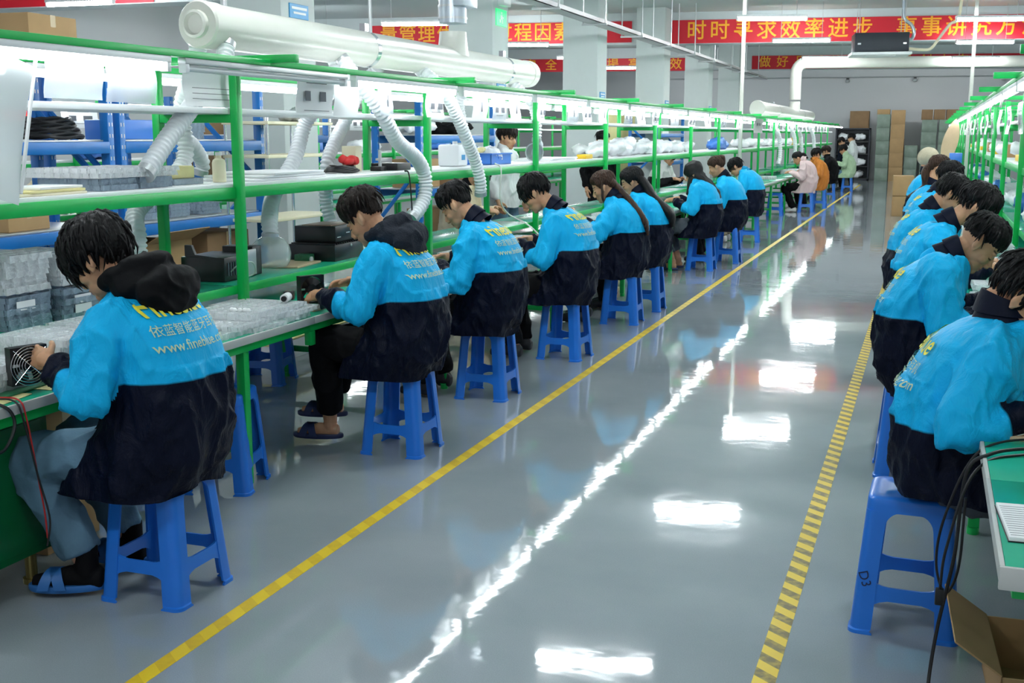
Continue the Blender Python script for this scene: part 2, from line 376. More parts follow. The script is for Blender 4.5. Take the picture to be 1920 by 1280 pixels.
rs_ = MB().cyl((0, 8.45, 2.5), (0, 8.45, 4.4), .108, 24).build('riser', GALV, d1)
for zz in (2.53, 2.62, 2.72, 2.83): MB().cyl((0, 8.45, zz), (0, 8.45, zz + .016), .113, 24).build('riser_band', STEEL, rs_)
MB().box(.05, .14, 8.33, 8.62, 2.62, 2.86, bev=.008).build('damper_box', GALV, d1)
for i, y in enumerate((5.32, 7.0)):
    MB().cyl((.02, y, 2.3), (.02, y, 4.4), .012, 8).build('hanger', STEEL, d1)
d2 = duct('far white ventilation duct above the distant benches, joined to the pipe under the ceiling', -3.53, 25.2, 36.4, 2.22, .16, 32.3, .14, [28.0, 33.6], cap=False)
pth = [(0, 32.3, 2.6), (0, 32.3, 3.30)] + [(.27 - .27 * math.cos(a), 32.3, 3.3 + .27 * math.sin(a)) for a in (.3, .6, .9, 1.2, 1.5)] + [(.6, 32.4, 3.57), (8.0, 34.2, 3.57)]
MB().tube(pth, .15, 24).build('riser', PVC, d2)
# vertical white conduits feeding the benches
def pole(x, y, z0, label):
    t = thing('conduit_pole', label, 'pole', (x, y, z0)); MB().box(-.03, .03, -.03, .03, 0, 4.4 - z0, bev=.006).build('conduit', PVC, t)
    MB().box(-.06, .06, -.06, .06, 0, .012).build('foot_plate', STEEL, t)
pole(-3.2, 20.85, .75, 'white vertical conduit pole rising from the left row of benches')
pole(.6, 22.05, .75, 'white vertical conduit pole standing in the right row of racks')
# lone thin bracket wires at the left wall
for yy, lab in ((40.6, 'left'), ):
    pass
for x, lab in ((-3.1, 'small dark bracket on the back wall beside the far duct'), (-.7, 'small dark bracket on the back wall above the stacked cartons'), (2.3, 'small dark bracket on the back wall at the right')):
    t = thing('wall_bracket', lab, 'bracket', (x, YB - .12, 3.72))
    MB().box(-.05, .05, -.04, .12, -.05, .05, bev=.01).build('bracket', BLKM, t); MB().ell((0, -.06, -.06), (.09, .06, .06), sub=2).build('speaker_head', STEEL, t)
# ------------------------------------------------------------------ assembly benches
# d runs from the front edge into the bench, y along the aisle
MP = 2.36
def bench_parts(sgn, x0, dp, dl, full=True, wtop=WORKTOP):
    """one bench section between two racks, built about y = 0..MP; returns list of (name, mesh)"""
    X = lambda d: sgn * d
    def bx(m, d0, d1, y0, y1, z0, z1, bev=.004, mi=0): m.box(min(X(d0), X(d1)), max(X(d0), X(d1)), y0, y1, z0, z1, bev=bev, mi=mi)
    P = []
    W = 2 * (dp + .235)
    def add(n, m, mt): P.append((n, m.mesh(n), mt))
    m = MB(); bx(m, .012, W - .012, 0.001, MP - .001, .722, .75, .003); add('worktop', m, wtop)
    m = MB(); bx(m, 0, .012, .001, MP - .001, .715, .752, .003); add('edge_strip', m, EDGE)
    m = MB(); bx(m, W - .012, W, .001, MP - .001, .715, .752, .003); add('edge_strip', m, EDGE)
    m = MB(); bx(m, .03, .07, 0.0, MP, .672, .72); add('front_rail', m, GREEN)
    m = MB(); bx(m, W - .07, W - .03, 0.0, MP, .672, .72); add('rear_rail', m, GREEN)
    for yy in (.022, 1.80):
        m = MB(); bx(m, .07, W - .07, yy - .02, yy + .02, .675, .718); add('cross_rail', m, GREEN)
    m = MB(); bx(m, .028, .068, .002, .046, .60, .672); add('bracket', m, GREEN)
    for d in (.05, W - .09):
        m = MB(); bx(m, d, d + .045, 1.78, 1.825, .03, .68); m.cyl((X(d + .022), 1.802, 0), (X(d + .022), 1.802, .03), .025, 12); add('leg', m, GREEN)
    m = MB(); bx(m, .09, W - .12, 1.79, 1.815, .18, .22); add('stretcher', m, GREEN)
    # raised inner shelf
    m = MB(); bx(m, dp + .03, dp + .44, .001, MP - .001, .862, .888, .003); add('inner_shelf', m, wtop)
    m = MB(); bx(m, dp + .018, dp + .032, .001, MP - .001, .846, .890, .003); add('inner_shelf_edge', m, GREEN)
    # rack
    for d in (dp, dp + .47):
        m = MB(); bx(m, d - .0225, d + .0225, .001, .046, .75, 1.985); add('post', m, GREEN)
    for d0, z in ((dp, 1.755), (dp, 1.36)):
        m = MB(); bx(m, d0 + .023, d0 + .447, .003, .043, z - .042, z); add('cross_beam', m, GREEN)
    m = MB(); bx(m, dp - .36, dp + .83, .003, .043, 2.0, 2.04); add('top_bar', m, GREEN)
    m = MB(); bx(m, dp + .02, dp + .45, .001, MP - .001, 1.387, 1.41, .003); add('shelf_board', m, WHITEB)
    m = MB(); bx(m, dp + .005, dp + .03, 0.0, MP, 1.335, 1.392); add('shelf_rail', m, GREEN)
    m = MB(); bx(m, dp + .44, dp + .465, 0.0, MP, 1.335, 1.392); add('shelf_rail', m, GREEN)
    m = MB(); bx(m, dp + .03, dp + .43, .001, MP - .001, 1.757, 1.785, .003); add('upper_board', m, WHITEB)
    for d in (dl, 2 * dp + .47 - dl):
        m = MB(); bx(m, d - .025, d + .025, 0.0, MP, 1.985, 2.015, .003); add('lamp_rail', m, GREEN)
    return P
def bench(P, x0, y, label, group, skip=()):
    t = thing('assembly_bench', label, 'workbench', (x0, y, 0), 0, group)
    for n, me, mt in P:
        if n in skip: continue
        if not me.materials: me.materials.append(mt)
        link(n, me, t)
    return t
XL, XR = -2.87, 0.19
PL = bench_parts(-1, XL, .43, .23); PR = bench_parts(1, XR, .51, .31)
ordn = ['first', 'second', 'third', 'fourth', 'fifth', 'sixth', 'seventh', 'eighth', 'ninth', 'tenth', 'eleventh', 'twelfth', 'thirteenth', 'fourteenth', 'fifteenth', 'sixteenth', 'seventeenth', 'eighteenth']
Y0L = 5.04 - MP; Y0R = 10.28 - 3 * MP
for k in range(17):
    bench(PL, XL, Y0L + k * MP, 'green framed assembly bench with lamp rack, %s section of the left row' % ordn[k], 'left row of assembly benches')
for k in range(15):
    b = bench(PR, XR, Y0R + k * MP, 'green framed assembly bench with rack, %s section of the right row' % ordn[k], 'right row of assembly benches')
# right row: near end stub of worktop so that the bench ends where the photograph shows it
t = thing('bench_extension', 'green topped bench end with pale front edge at the lower right corner', 'workbench', (XR, 2.53, 0))
W_ = 2 * (.51 + .235)
MB().box(.012, W_, 0, Y0R - 2.53, .722, .75, bev=.003).build('worktop', WORKTOP, t)
MB().box(0, .012, 0, Y0R - 2.53, .715, .752, bev=.003).build('edge_strip', EDGE, t)
MB().box(0, W_, -.012, 0, .70, .752, bev=.003).build('edge_strip', EDGE, t)
MB().box(.03, .07, .02, Y0R - 2.53, .672, .72, bev=.003).build('front_rail', GREEN, t)
for x in (.16, W_ - .1): MB().box(x, x + .045, .3, .345, 0.0, .72, bev=.004).build('leg', GREEN, t)
MB().box(.2, W_ - .1, .3, .34, .672, .72, bev=.003).build('cross_rail', GREEN, t)

# left row: cabinet under the bench at the left picture edge
cb = thing('under_bench_cabinet', 'shade-darkened green cabinet on levelling feet under the bench at the left picture edge', 'cabinet', (-3.02, 2.3, 0))
MB().box(-.5, 0, 0, 1.0, .13, .66, bev=.006).build('body', mat('shaded_green_paint', (.003, .15, .045), .35), cb)  # shade under the bench is put into this darker green
dr = MB().box(0.0, .006, .04, .96, .16, .63, bev=.003).build('door', MATS['shaded_green_paint'], cb); MB().box(.006, .02, .1, .115, .42, .54, bev=.003).build('handle', STEEL, dr)
for x in (-.45, -.06):
    for y in (.08, .93): MB().cyl((x, y, .0), (x, y, .02), .032, 16).cyl((x, y, .02), (x, y, .13), .022, 12).build('levelling_foot', mat('brass_foot', (.35, .28, .10), .3, metal=.8), cb)

# ------------------------------------------------------------------ bench tube lamps
def lamp_proto(on):
    t = thing('bench_lamp', 'x', 'lamp')
    hs = MB().box(-.022, .022, 0, 1.5, -.028, 0, bev=.004).build('housing', STEEL if not on else WHITEB, t)
    if on: MB().cyl((0, .03, -.045), (0, 1.47, -.045), .019, 12).build('tube', TUBE_ON, t)
    else: MB().cyl((0, .03, -.045), (0, 1.47, -.045), .014, 12).build('tube', TUBE_OFF, t)
    for y in (.015, 1.485): MB().box(-.02, .02, y - .014, y + .014, -.066, -.02, bev=.004).build('socket', WHITEB, hs)
    return t
LON, LOFF = lamp_proto(True), lamp_proto(False)
used = {}
def put_lamp(x, y, on, label, group):
    src = LON if on else LOFF
    if on not in used:
        used[on] = 1; src.location = (x, y, 1.985); src['label'] = label; src['group'] = group; return src
    return dup(src, (x, y, 1.985), 0, label, group)
for k in range(26):
    y = 2.75 + 1.6 * k
    if k == 12: continue
    if k == 1: put_lamp(-3.10, y, False, 'unlit grey bench tube lamp, second of the front lamp line of the left racks', 'front bench lamps of the left row')
    else: put_lamp(-3.10, y, True, 'lit bench tube lamp, %s in the front line of the left racks' % (ordn[k] if k < 18 else 'distant one, number %d' % (k + 1)), 'front bench lamps of the left row')
for k in range(25):
    y = 2.75 + 1.6 * k
    put_lamp(-3.97, y, True, 'lit bench tube lamp, %s in the rear line of the left racks' % (ordn[k] if k < 18 else 'distant one, number %d' % (k + 1)), 'rear bench lamps of the left row')
for k in range(20):
    y = 6.4 + 1.6 * k
    put_lamp(.50, y, True, 'lit bench tube lamp, %s in the lamp line of the right racks' % (ordn[k] if k < 18 else 'distant one, number %d' % (k + 1)), 'front bench lamps of the right row')

# ------------------------------------------------------------------ plastic stools
def stool_proto():
    t = thing('plastic_stool', 'x', 'stool')
    H = .47; hb, ht = .172, .135          # half widths at the floor and at the seat
    hw = lambda z: hb + (ht - hb) * z / H
    # seat: dished top with rounded edges and an apron
    m = MB(); rings = []
    def rr(h, r, z, n=6):
        pts = []
        for cx, cy, a0 in ((1, 1, 0), (-1, 1, PI / 2), (-1, -1, PI), (1, -1, 3 * PI / 2)):
            for i in range(n + 1):
                a = a0 + PI / 2 * i / n; pts.append((cx * (h - r) + r * math.cos(a), cy * (h - r) + r * math.sin(a), z))
        return pts
    for h, r, z in ((hw(.42) - .006, .036, .421), (hw(.42), .04, .42), (hw(.445), .04, .445), (hw(.46), .04, .46), (hw(.468) - .004, .038, .4665), (hw(.47) - .012, .034, .47), (.095, .02, .469), (.09, .018, .466), (.03, .01, .466)):
        rings.append(rr(h, r, z))
    m.loft(rings); m.build('seat', STOOLB, t)
    # four legs: L profile with a rounded corner, flaring to the apron in an arch
    def width(z):
        if z < .012: return .080
        if z < .10: return .070
        if z > .372:
            f = min(1, (z - .372) / .05); return .067 + .045 * (1 - math.sqrt(max(0, 1 - f * f)))
        if .10 <= z < .185:
            f = abs(z - .143) / .043; return .069
        return .067
    zs = [0, .004, .012, .016, .05, .10, .143, .186, .25, .34, .372, .385, .395, .403, .41, .415, .419, .422]
    for sx in (-1, 1):
        for sy in (-1, 1):
            m = MB(); rings = []
            for z in zs:
                h = hw(z) + (.005 if z < .013 else 0); w = width(z); r = .032; th = .009
                o = [(h - w, h)] + [(h - r + r * math.cos(a), h - r + r * math.sin(a)) for a in [PI / 2 * (1 - i / 6) for i in range(7)]] + [(h, h - w)]
                i_ = [(h - th, h - w)] + [(h - r + (r - th) * math.cos(a), h - r + (r - th) * math.sin(a)) for a in [PI / 2 * (i / 6) for i in range(7)]] + [(h - w, h - th)]
                ring = [(sx * x, sy * y, z) for x, y in o + i_]
                rings.append(ring)
            m.loft(rings); m.build('leg', STOOLB, t, ang=.5)
    for ax in (0, 1):
        for s in (-1, 1):
            m = MB(); rings = []
            for f, fl in ((-1, .022), (-.72, .006), (-.5, 0), (.5, 0), (.72, .006), (1, .022)):
                ring = []
                for z, off in ((.12 - fl, .012), (.12 - fl, .003), (.166 + fl * .6, .003), (.166 + fl * .6, .012)):
                    h = hw(z); e = f * (h - .055); p = s * (h - off)
                    ring.append((e, p, z) if ax == 0 else (p, e, z))
                rings.append(ring)
            m.loft(rings); m.build('stretcher', STOOLB, t, ang=.3)
    return t
STOOL = stool_proto(); stool_used = []
def stool(x, y, rz, label, group='blue stools along the left benches'):
    if not stool_used: STOOL.location = (x, y, 0); STOOL.rotation_euler = (0, 0, rz); STOOL['label'] = label; STOOL['group'] = group; stool_used.append(1); return STOOL
    return dup(STOOL, (x, y, 0), rz, label, group)
seat = 'blue plastic stool under '
stool(-2.555, 3.345, .0, seat + 'the nearest worker in jeans on the left')
stool(-2.565, 5.395, .0, seat + 'the worker with crossed ankles and charcoal hood')
stool(-2.595, 6.75, .0, seat + 'the broad third worker of the left row')
stool(-2.515, 8.17, -.08, seat + 'the fourth worker of the left row')
stool(-2.52, 9.92, .03, seat + 'the brown-haired woman with a long ponytail')
stool(-2.50, 10.75, .0, seat + 'the black-haired woman behind the ponytailed woman')
stool(-2.62, 14.25, .0, seat + 'the worker in the black headscarf')
stool(-2.45, 15.2, .0, seat + 'the woman behind the one in the black headscarf')
stool(-2.62, 18.3, .1, seat + 'the worker in khaki trousers farther along the left row')
stool(-3.09, 4.52, .25, 'empty blue plastic stool pushed under the bench behind the nearest left worker')
stool(-4.18, 6.65, .2, 'blue plastic stool on the far side of the first left bench, seen beneath it')
stool(-3.0, 24.6, .05, 'empty blue plastic stool beyond the worker in khaki trousers')
stool(-2.5, 25.9, .05, seat + 'the woman in the pale pink jacket')
stool(-2.35, 27.4, .0, seat + 'the person in the orange jacket')
stool(-2.45, 31.3, .05, seat + 'the person in the black coat at the far end')
stool(-2.3, 36.0, .0, seat + 'the person in the pale green jacket at the far end')
stool(.01, 3.98, -.02, seat + 'the nearest worker on the right, hand-marked on one leg', 'blue stools along the right benches')
stool(-.005, 5.87, .05, seat + 'the second worker on the right, partly hidden', 'blue stools along the right benches')
for y, w in ((7.6, 'third'), (8.9, 'fourth'), (11.6, 'fifth'), (13.3, 'sixth')): stool(.0, y, .0, seat + 'the %s worker of the right row' % w, 'blue stools along the right benches')

mk = text_mesh('D3', .045); bm = bmesh.new(); bm.from_mesh(mk)
bm.transform(Matrix.Translation((-.130, -.1595, .19)) @ Matrix.Rotation(PI / 2 - .078, 4, 'X') @ Matrix.Rotation(-1.25, 4, 'Z')); bm.to_mesh(mk); bm.free()
mk.materials.append(STOOLD); near = [o for o in bpy.data.objects if o.get('label', '').endswith('hand-marked on one leg')][0]
mo = link('hand_marking', mk, near)
# ------------------------------------------------------------------ people
def attr_mix_mat(name, colA, colB, attr, rough=0.55, bump=0.25, bscale=14, sheen=0.0, edge=0.004):
    """two-tone cloth: colour A where the signed garment attribute is positive, B elsewhere (the seam between two fabrics)"""
    if name in MATS: return MATS[name]
    m = bpy.data.materials.new(name); m.use_nodes = True; nt = m.node_tree; L = nt.links; b = nt.nodes['Principled BSDF']
    at = node(nt, 'ShaderNodeAttribute'); at.attribute_name = attr
    mr = node(nt, 'ShaderNodeMapRange'); mr.inputs['From Min'].default_value = -edge; mr.inputs['From Max'].default_value = edge
    L.new(at.outputs['Fac'], mr.inputs['Value'])
    mx = node(nt, 'ShaderNodeMix'); mx.data_type = 'RGBA'; mx.inputs['A'].default_value = (*colB, 1); mx.inputs['B'].default_value = (*colA, 1)
    L.new(mr.outputs['Result'], mx.inputs['Factor']); L.new(mx.outputs['Result'], b.inputs['Base Color'])
    b.inputs['Roughness'].default_value = rough; b.inputs['Sheen Weight'].default_value = sheen; b.inputs['Specular IOR Level'].default_value = .13
    tc = node(nt, 'ShaderNodeTexCoord'); n = node(nt, 'ShaderNodeTexNoise', Scale=float(bscale), Detail=5.0, Roughness=0.6); n.inputs['Distortion'].default_value = .8
    mp = node(nt, 'ShaderNodeMapping'); mp.inputs['Scale'].default_value = (1, 1, .45); L.new(tc.outputs['Object'], mp.inputs['Vector']); L.new(mp.outputs['Vector'], n.inputs['Vector'])
    bp = node(nt, 'ShaderNodeBump', Strength=bump, Distance=0.03); L.new(n.outputs['Fac'], bp.inputs['Height']); L.new(bp.outputs['Normal'], b.inputs['Normal'])
    MATS[name] = m; return m
CYAN, NAVY = (0.007, 0.45, 0.84), (0.002, 0.004, 0.016)
JACKET = attr_mix_mat('uniform_jacket', CYAN, NAVY, 'yoke', .5, .6)
NAVYC = mat('navy_cloth', NAVY, .6, spec=.15, bump=.3, bscale=25)
BLACKC = mat('black_cloth', (0.004, 0.004, 0.005), .75, spec=.12, bump=.4, bscale=18)
CHARC = mat('charcoal_cloth', (0.022, 0.026, 0.036), .85, spec=.15, bump=.5, bscale=120)
DENIM = mat('light_denim', (0.10, 0.20, 0.29), .8, var=.35, vscale=9, bump=.4, bscale=30)
DENIMD = mat('grey_denim', (0.06, 0.075, 0.095), .8, var=.35, vscale=9, bump=.4, bscale=30)
KHAKI = mat('khaki_cloth', (0.24, 0.20, 0.13), .8, bump=.3)
PINKC = mat('pale_pink_cloth', (0.66, 0.50, 0.50), .8, bump=.3, bscale=14)
ORNG = mat('orange_cloth', (0.50, 0.17, 0.02), .8, bump=.3, bscale=14)
PGREEN = mat('pale_green_cloth', (0.38, 0.52, 0.34), .8, bump=.3, bscale=14)
WHITEC = mat('white_cloth', (0.72, 0.74, 0.74), .8, bump=.3, bscale=14)
CREAMC = mat('cream_cloth', (0.78, 0.66, 0.46), .8, bump=.3, bscale=14)
LOGOY = mat('yellow_print', (0.80, 0.72, 0.05), .6); LOGOG = mat('pale_print', (0.55, 0.66, 0.42), .6)
SLIP = mat('blue_slipper', (0.02, 0.14, 0.42), .5); SLIPD = mat('navy_slipper', (0.015, 0.025, 0.09), .5)
SNEAK = mat('white_shoe', (0.72, 0.70, 0.68), .6); SHOED = mat('dark_shoe', (0.02, 0.02, 0.025), .5)
SCARF = mat('headscarf_cloth', (0.004, 0.0035, 0.004), .7, bump=.3, bscale=20)
KNIT = mat('beige_knit', (0.52, 0.46, 0.33), .9, bump=.8, bscale=120)
def skin_mat():
    m = bpy.data.materials.new('skin'); m.use_nodes = True; nt = m.node_tree; L = nt.links; b = nt.nodes['Principled BSDF']
    tc = node(nt, 'ShaderNodeTexCoord'); n = node(nt, 'ShaderNodeTexNoise', Scale=14.0, Detail=4.0); L.new(tc.outputs['Object'], n.inputs['Vector'])
    cr = node(nt, 'ShaderNodeValToRGB'); cr.color_ramp.elements[0].color = (0.50, 0.255, 0.145, 1); cr.color_ramp.elements[1].color = (0.62, 0.35, 0.21, 1)
    cr.color_ramp.elements[0].position = .3; cr.color_ramp.elements[1].position = .7; L.new(n.outputs['Fac'], cr.inputs['Fac'])
    at = node(nt, 'ShaderNodeAttribute'); at.attribute_name = 'brow'
    mx = node(nt, 'ShaderNodeMix'); mx.data_type = 'RGBA'; mx.inputs['B'].default_value = (0.02, 0.012, 0.01, 1); L.new(cr.outputs['Color'], mx.inputs['A']); L.new(at.outputs['Fac'], mx.inputs['Factor'])
    at2 = node(nt, 'ShaderNodeAttribute'); at2.attribute_name = 'lip'
    mx2 = node(nt, 'ShaderNodeMix'); mx2.data_type = 'RGBA'; mx2.inputs['B'].default_value = (0.42, 0.13, 0.11, 1); L.new(mx.outputs['Result'], mx2.inputs['A']); L.new(at2.outputs['Fac'], mx2.inputs['Factor'])
    L.new(mx2.outputs['Result'], b.inputs['Base Color']); b.inputs['Roughness'].default_value = .5; b.inputs['Specular IOR Level'].default_value = .35
    b.inputs['Subsurface Weight'].default_value = .12; b.inputs['Subsurface Radius'].default_value = (.01, .004, .002)
    return m
SKIN = skin_mat()
def hair_mat(name, c0, c1):
    m = bpy.data.materials.new(name); m.use_nodes = True; nt = m.node_tree; L = nt.links; b = nt.nodes['Principled BSDF']
    tc = node(nt, 'ShaderNodeTexCoord'); at = node(nt, 'ShaderNodeAttribute'); at.attribute_name = 'strand'
    n = node(nt, 'ShaderNodeTexNoise', Scale=1.0, Detail=3.0); L.new(at.outputs['Vector'], n.inputs['Vector'])
    cr = node(nt, 'ShaderNodeValToRGB'); cr.color_ramp.elements[0].color = (*c0, 1); cr.color_ramp.elements[1].color = (*c1, 1); cr.color_ramp.elements[0].position = .35; cr.color_ramp.elements[1].position = .75
    L.new(n.outputs['Fac'], cr.inputs['Fac']); L.new(cr.outputs['Color'], b.inputs['Base Color'])
    bp = node(nt, 'ShaderNodeBump', Strength=.6, Distance=.01); L.new(n.outputs['Fac'], bp.inputs['Height']); L.new(bp.outputs['Normal'], b.inputs['Normal'])
    b.inputs['Roughness'].default_value = .5; b.inputs['Specular IOR Level'].default_value = .22
    return m
HAIRK = hair_mat('black_hair', (0.002, 0.002, 0.0025), (0.010, 0.009, 0.010)); HAIRB = hair_mat('brown_hair', (0.012, 0.006, 0.004), (0.10, 0.05, 0.03)); HAIRD = hair_mat('dark_brown_hair', (0.003, 0.002, 0.002), (0.03, 0.018, 0.014))

def remesh(mb, vox, smooth=3, lam=.5):
    me = mb.mesh('r', None); o = bpy.data.objects.new('r', me); COL.objects.link(o)
    m = o.modifiers.new('r', 'REMESH'); m.mode = 'VOXEL'; m.voxel_size = vox
    if smooth: s = o.modifiers.new('s', 'SMOOTH'); s.iterations = smooth; s.factor = lam
    dg = bpy.context.evaluated_depsgraph_get(); r = bpy.data.meshes.new_from_object(o.evaluated_get(dg))
    bpy.data.objects.remove(o); bpy.data.meshes.remove(me); r.shade_smooth()
    return r
def co(me):
    a = np.empty(len(me.vertices) * 3, np.float32); me.vertices.foreach_get('co', a); return a.reshape(-1, 3)
def nrm(me):
    a = np.empty(len(me.vertices) * 3, np.float32); me.vertices.foreach_get('normal', a); return a.reshape(-1, 3)
def setco(me, a): me.vertices.foreach_set('co', np.ascontiguousarray(a, np.float32).ravel()); me.update()
def setattr_(me, n, v, t='FLOAT'):
    a = me.attributes.new(n, t, 'POINT'); a.data.foreach_set('value' if t == 'FLOAT' else 'vector', np.ascontiguousarray(v, np.float32).ravel())
def seg_dist(P, pts):
    """distance of points to a polyline, and the length along it"""
    best = np.full(len(P), 1e9); along = np.zeros(len(P)); acc = 0
    for a, b in zip(pts, pts[1:]):
        a = np.array(a); b = np.array(b); d = b - a; ln = np.linalg.norm(d)
        t = np.clip(((P - a) @ d) / (ln * ln), 0, 1); q = a + t[:, None] * d; ds = np.linalg.norm(P - q, axis=1)
        k = ds < best; best[k] = ds[k]; along[k] = acc + t[k] * ln; acc += ln
    return best, along
def folds(P, seed, amp, f=(7, 7, 4)):
    out = np.empty(len(P), np.float32)
    for i, p in enumerate(P):
        v = Vector((p[0] * f[0] + seed, p[1] * f[1], p[2] * f[2]))
        out[i] = (1 - min(1.0, 2.4 * abs(noise.noise(v)))) ** 1.6 - .28 + .35 * noise.noise(v * 2.3)
    return out * amp
def frame(c, pitch, yaw, roll=0.0):
    """head frame: columns forward, left, up in body space"""
    return Matrix.Translation(c) @ Matrix.Scale(1.05, 4) @ Matrix.Rotation(yaw, 4, 'Z') @ Matrix.Rotation(pitch, 4, 'Y') @ Matrix.Rotation(roll, 4, 'X')

def add_head(m, F, ear=True, female=False):
    R = F.to_3x3(); E = lambda c, r, sub=3, rot=None: m.ell(F @ Vector(c), r, R @ rot if rot is not None else R, sub)
    E((-.012, 0, .028), (.096, .075, .084), 4)
    E((.022, 0, -.02), (.068, .064, .080), 4)                      # mid face
    E((.042, 0, -.066), (.046, .050, .052))                        # jaw
    E((.072, 0, -.100), (.020, .022, .018))                        # chin
    for s in (-1, 1):
        E((.052, s * .038, -.030), (.030, .024, .026))             # cheek
        E((.072, s * .026, .018), (.016, .024, .009))              # brow ridge
        E((.074, s * .031, -.004), (.012, .014, .010))             # closed eyelid
        if ear:
            ry = Matrix.Rotation(s * .35, 3, 'Z') @ Matrix.Rotation(-.25, 3, 'Y')
            E((-.012, s * .079, -.008), (.019, .008, .031), 3, ry)
            E((-.020, s * .084, -.004), (.012, .009, .026), 3, ry)
            E((-.004, s * .078, -.034), (.009, .007, .010), 2)
    m.tube([F @ Vector((.078, 0, .012)), F @ Vector((.094, 0, -.014)), F @ Vector((.108, 0, -.036))], [.009, .011, .014], 12)
    E((.098, 0, -.044), (.014, .018, .010))
    E((.086, 0, -.066), (.012, .022, .007)); E((.084, 0, -.080), (.011, .019, .007))
def add_hand(m, W, d, n, curl, side, scale=1.0):
    """palm and five fingers; d: hand direction, n: palm normal, side: thumb side vector sign"""
    d = Vector(d).normalized(); n = (Vector(n) - d * Vector(n).dot(d)).normalized(); s = d.cross(n) * side
    W = Vector(W); S = scale
    M3 = Matrix((d, s, n)).transposed()
    m.tube([W - d * .03, W + d * .02, W + d * .045], [.027 * S, .029 * S, .033 * S], 12)
    m.ell(W + d * .055 * S, (.048 * S, .041 * S, .017 * S), M3)
    m.ell(W + d * .035 * S + s * .02 * S + n * .008, (.030 * S, .018 * S, .016 * S), M3)
    ln = (.070, .078, .073, .056); off = (.030, .010, -.010, -.029)
    for i in range(4):
        c = curl * (1 + .12 * i) ; p = W + d * (.090 - .004 * abs(i - 1)) * S + s * off[i] * S; a = .25 * c; pts = [p - d * .03]; rad = [.0092 * S]
        spread = s * (off[i] * .9); pts.append(p); rad.append(.0098 * S)
        for k, f in enumerate((.45, .32, .23)):
            dirv = (d * math.cos(a) + n * math.sin(a) + spread * .8).normalized(); p = p + dirv * ln[i] * f * S
            pts.append(p); rad.append((.0092, .0085, .0068)[k] * S); a += c * (.75, .6, .4)[k]
        m.tube(bez(pts, 3), np.interp(np.linspace(0, len(pts) - 1, (len(pts) - 1) * 3 + 1), range(len(pts)), rad).tolist(), 10)
    b = W + d * .022 * S + s * .030 * S; t1 = b + (d * .6 + s * .7 + n * .35).normalized() * .036 * S; t2 = t1 + (d * .85 + s * .15 + n * .5 * curl).normalized() * .032 * S; t3 = t2 + (d * .85 - s * .1 + n * .55 * curl).normalized() * .024 * S
    m.tube([W + d * .02 + s * .015, b, t1, t2, t3], [.014 * S, .014 * S, .0115 * S, .0105 * S, .0075 * S], 10)
